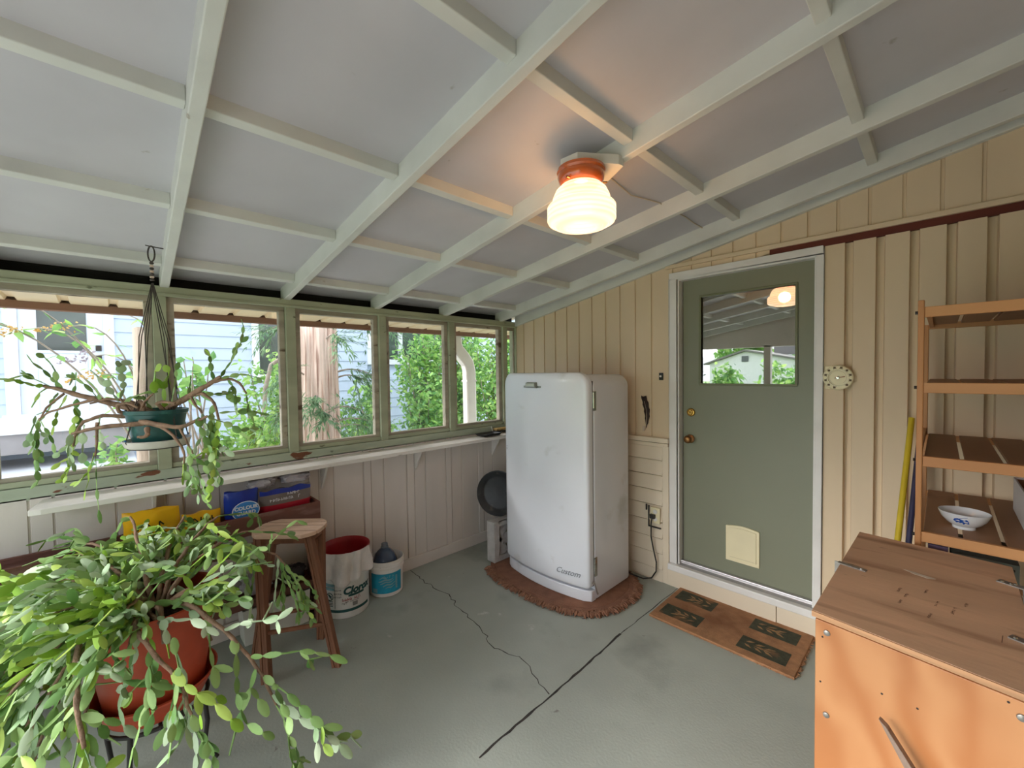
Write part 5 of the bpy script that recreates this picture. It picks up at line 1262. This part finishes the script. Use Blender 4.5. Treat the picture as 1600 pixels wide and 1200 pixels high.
# arching shrub with faded blossom seen through the first window
r = random.Random(31); bd = thing('butterfly_bush', 'arching shrub with faded orange and purple blossom spikes before the house door', 'shrub', (-5.0,.30,-.02))
sg = G(); lg = G(); fl = [G(), G()]
for k,(ty,tz,sag) in enumerate(((-.22,2.02,.35),(-.45,1.95,.45),(-.10,1.78,.30),(-.60,2.15,.5),(.05,2.1,.25),(-.05,1.62,.2),(-.75,2.0,.4))):
    b = Vector((-5.0+r.uniform(-.1,.1),.30,-.02)); tip = Vector((-4.75+r.uniform(-.25,.15),ty,tz)); P = bez(b, b+UPZ*1.2, tip+UPZ*sag*.4+Vector((0,.35,0)), tip, 14); sg.tube(P, [.009*(1-.8*i/14)+.002 for i in range(15)], 6)
    for i in range(6,15):
        for s_ in (-1,1):
            if r.random() < .75: leaf(lg, P[i], (rv(r)*.6+Vector((.2,s_*.6,-.25))), UPZ+rv(r)*.5, r.uniform(.07,.13), r.uniform(.04,.065), r.choice((0,0,1,2)))
    if k in (0,1,2,5):
        m = 0 if k != 2 else 1; d = (P[14]-P[12]).normalized()
        for q_ in range(70): 
            t = r.random(); c = P[14]+d*(.20*t)-UPZ*(.06*t*t)+rv(r)*(.034*(1.15-t)*(1.6 if m else 1)); leaf(fl[m], c, rv(r), rv(r), .022, .018, 0)
sg.obj('stems', twig, bd, smooth=60); lg.obj('foliage', tree_g, bd); fl[0].obj('blossom', flower_o, bd); fl[1].obj('blossom', flower_p, bd)
# bare grey limb against the house window
g = G(); g.tube([(-5.6,1.28,.9),(-5.6,1.32,1.45),(-5.58,1.38,1.72),(-5.55,1.62,1.90),(-5.52,1.74,1.98),(-5.5,1.75,2.12),(-5.5,1.70,2.3)], [.026,.025,.024,.022,.018,.012,.008], 8)
g.tube([(-5.6,1.26,-.02),(-5.6,1.28,.9)], [.034,.026], 8)
tag(g.obj('bare_sapling', twig, smooth=60), 'bent bare grey limb in front of the house window', 'tree')
# the cedar
ct = thing('cedar_tree', 'big cedar tree with reddish shredding bark and drooping green sprays', 'tree', (-5.0,1.71,-.05))
r = random.Random(9); g = G(); vs = []; na, nz_ = 96, 40
for j in range(nz_+1):
    z = -.05+4.6*j/nz_; R_ = .215+.05*math.exp(-max(0,z)*2.2)-.012*z
    for i in range(na):
        a = 2*PI*i/na; tw = a*1.0+.06*z
        rdg = noise.noise(Vector((math.cos(tw)*7,math.sin(tw)*7,z*.55)))*.022-max(0,.16-abs(noise.noise(Vector((math.cos(tw)*9,math.sin(tw)*9,z*.45)))))*.16+noise.noise(Vector((math.cos(a)*2,math.sin(a)*2,z*.7+4)))*.018
        vs.append((-5.0+(R_+rdg)*math.cos(a), 1.715+.012*z+(R_+rdg)*math.sin(a), z))
g.add(vs, [(j*na+i,j*na+(i+1)%na,(j+1)*na+(i+1)%na,(j+1)*na+i) for j in range(nz_) for i in range(na)]); g.obj('trunk', bark, ct, smooth=50)
sg = G(); lg = G()
def spray(p, d, n, r):
    """a drooping fan of scale leaf"""
    for k in range(n):
        t = k/n; c = p+d*(.30*t)-UPZ*(.16*t*t)
        for s_ in (-1,0,1):
            sd = (d+d.cross(UPZ).normalized()*(s_*r.uniform(.5,.9))-UPZ*r.uniform(.3,.8)+rv(r)*.15).normalized(); leaf(lg, c, sd, UPZ+rv(r)*.3, r.uniform(.06,.11), r.uniform(.010,.018), 0)
for (a,z,ln) in ((.9,2.35,.75),(1.3,2.2,.65),(.6,2.5,.8),(1.5,2.6,.8),(1.1,1.62,.42),(1.4,1.55,.36),(.5,1.20,.45),(.9,1.05,.5),(-.4,1.32,.22),(-.2,1.15,.25),(-1.2,1.6,.3),(-1.5,2.1,.35),(-1.3,1.2,.3),(.2,2.0,.3),(1.6,.95,.45)):
    u = Vector((math.cos(a),math.sin(a),0)); b = Vector((-5.0,1.72,z))+u*.19; e = b+u*ln-UPZ*(.12*ln); P = bez(b, b+u*ln*.4+UPZ*.08, e+UPZ*.06-u*.1, e, 8); sg.tube(P, [.010*(1-.8*i/8)+.0015 for i in range(9)], 5)
    for i in range(3,9):
        for q_ in range(3): spray(P[i]+rv(r)*.02, (u*.6+rv(r)*.8+Vector((0,0,-.2))).normalized(), 5, r)
sg.obj('branches', twig, ct, smooth=60); lg.obj('foliage', cedar_g, ct)
# weathered stump post and downspout
r = random.Random(4); g = G(); vs = []
for j in range(13):
    z = -.05+ (2.0*j/12); R_ = .062+.018*math.exp(-(z-1.75)**2*6)-.01*noise.noise(Vector((z*2,1,1)))
    for i in range(20):
        a = 2*PI*i/20; q_ = R_*(1+.18*noise.noise(Vector((math.cos(a)*2,math.sin(a)*2,z*1.1)))); zz = z+(.05*math.cos(a+.6)-.03 if j == 12 else 0)
        vs.append((-4.2+q_*math.cos(a), .185+.015*(z-1)+q_*math.sin(a), zz))
g.add(vs, [(j*20+i,j*20+(i+1)%20,(j+1)*20+(i+1)%20,(j+1)*20+i) for j in range(12) for i in range(20)]+[tuple(12*20+i for i in range(20))])
tag(g.obj('wooden_post', post_wood, smooth=50), 'weathered grey tree stump post standing behind the first window post', 'post')
ds = thing('downspout', 'white metal downspout bending down from the eave in the fifth window', 'downspout', (-3.56,2.80,0))
g = G(); P = [(-3.60,2.635,2.02),(-3.60,2.645,1.90),(-3.60,2.665,1.845),(-3.60,2.745,1.765),(-3.60,2.800,1.70),(-3.60,2.822,1.62),(-3.60,2.826,1.4),(-3.60,2.826,-.02)]
for a,b in zip(P[:-1],P[1:]): g.tube([a,b],.062,4)
ring4 = []
g = G(); vs = []
for i,p in enumerate(P):
    a = Vector(P[max(i-1,0)]); b = Vector(P[min(i+1,len(P)-1)]); d = (b-a).normalized(); s_ = Vector((1,0,0)).cross(d).normalized(); w_, h_ = .066, .045
    for (u,v,bv) in ((-1,-.75,0),(-.75,-1,0),(.75,-1,0),(1,-.75,0),(1,.75,0),(.75,1,0),(-.75,1,0),(-1,.75,0)): vs.append(Vector(p)+s_*(u*w_)+Vector((1,0,0))*(v*h_))
n_ = len(P); g.add(vs, [(i*8+j,i*8+(j+1)%8,(i+1)*8+(j+1)%8,(i+1)*8+j) for i in range(n_-1) for j in range(8)]+[tuple(range(8)),tuple((n_-1)*8+j for j in range(8))]); g.obj('pipe', dspout, ds, bevel=.004)
g = G(); g.box(-3.65,2.758,1.50,-3.55,2.894,1.515); g.obj('strap', dspout, ds)

# ------------------------------------------------------------------ behind the camera, seen only in the door glass
fh = thing('house', 'white gabled house with grey roof reflected in the door glass', 'house', (-10.5,-30,0))
g = G(); yf = -30; xa, xm, xb = -13.5,-10.8,-6.2; 
g.hexa([(xa,yf,-.25),(xb,yf,-.25),(xb,yf-6,-.25),(xa,yf-6,-.25)],[(xa,yf,2.05),(xb,yf,1.95),(xb,yf-6,1.95),(xa,yf-6,2.05)])
g.hexa([(xa,yf,2.05),(xb,yf,1.95),(xm,yf,2.95)],[(xa,yf-6,2.05),(xb,yf-6,1.95),(xm,yf-6,2.95)]); g.obj('wall', far_white, fh)
g = G(); g.hexa([(xm,yf+.3,2.98),(xb+.4,yf+.3,1.88),(xb+.4,yf-6,1.88),(xm,yf-6,2.98)],[(xm,yf+.3,3.12),(xb+.4,yf+.3,2.0),(xb+.4,yf-6,2.0),(xm,yf-6,3.12)])
g.hexa([(xm,yf+.3,2.98),(xa-.4,yf+.3,1.95),(xa-.4,yf-6,1.95),(xm,yf-6,2.98)],[(xm,yf+.3,3.12),(xa-.4,yf+.3,2.07),(xa-.4,yf-6,2.07),(xm,yf-6,3.12)])
g.hexa([(xm+.5,yf-6,2.9),(xm+9,yf-6,2.2),(xm+9,yf-9,2.2),(xm+.5,yf-9,2.9)],[(xm+.5,yf-6,3.6),(xm+9,yf-6,3.3),(xm+9,yf-9,3.3),(xm+.5,yf-9,3.6)]); g.obj('roof', roof_grey, fh)
g = G(); g.box(xm-.25,yf+.02,2.15,xm+.25,yf+.05,2.6); g.obj('gable_vent', house_glass, fh)
for k,(x,y,rx_,z1,seed) in enumerate(((-6.0,-11,1.6,2.0,41),(-8.3,-14,1.8,2.1,42),(-3.6,-10,1.5,1.8,43))):
    shrub('garden_bush', ('round garden bush before the white gabled house','wide garden bush left of the gabled house','low garden bush nearest the porch opening')[k], (x,y), rx_,1.4, -.2,z1, 1100, .20, seed, (0,0,1,2))
for k,(x,y,h,seed) in enumerate(((-16,-42,8.5,51),(-8,-44,8.0,52),(5,-40,8.5,53))):
    shrub('broad_tree', ('tall tree behind the gabled house at its chimney side','tall tree rising over the gabled house roof','tall tree beyond the porch opening')[k], (x,y), 4.2,3.5, 2.2,h, 1500, .6, seed, (0,0,1,2), cat='tree')

# ------------------------------------------------------------------ light: thin overcast, brighter toward the veiled sun behind the camera
w = bpy.data.worlds.new('overcast'); SC.world = w; w.use_nodes = True
nt = w.node_tree; bg = nt.nodes['Background']; bg.inputs[0].default_value = (.87,.94,1,1); bg.inputs[1].default_value = 1.55
sd = bpy.data.lights.new('sun','SUN'); sd.energy = 6.6; sd.angle = math.radians(52); sd.color = (1,.965,.92)
so = bpy.data.objects.new('sun', sd); COL.objects.link(so); so.rotation_euler = Vector((.62,1,-.56)).to_track_quat('-Z','Y').to_euler()
SC.view_settings.view_transform = 'Standard'; SC.view_settings.look = 'None'; SC.view_settings.gamma = 1; SC.view_settings.use_curve_mapping = False
SC.view_settings.exposure = .92
SC.cycles.max_bounces = 10; SC.cycles.diffuse_bounces = 6; SC.cycles.glossy_bounces = 4; SC.cycles.transparent_max_bounces = 12
SC.cycles.use_denoising = True
SC.cycles.sample_clamp_indirect = 8
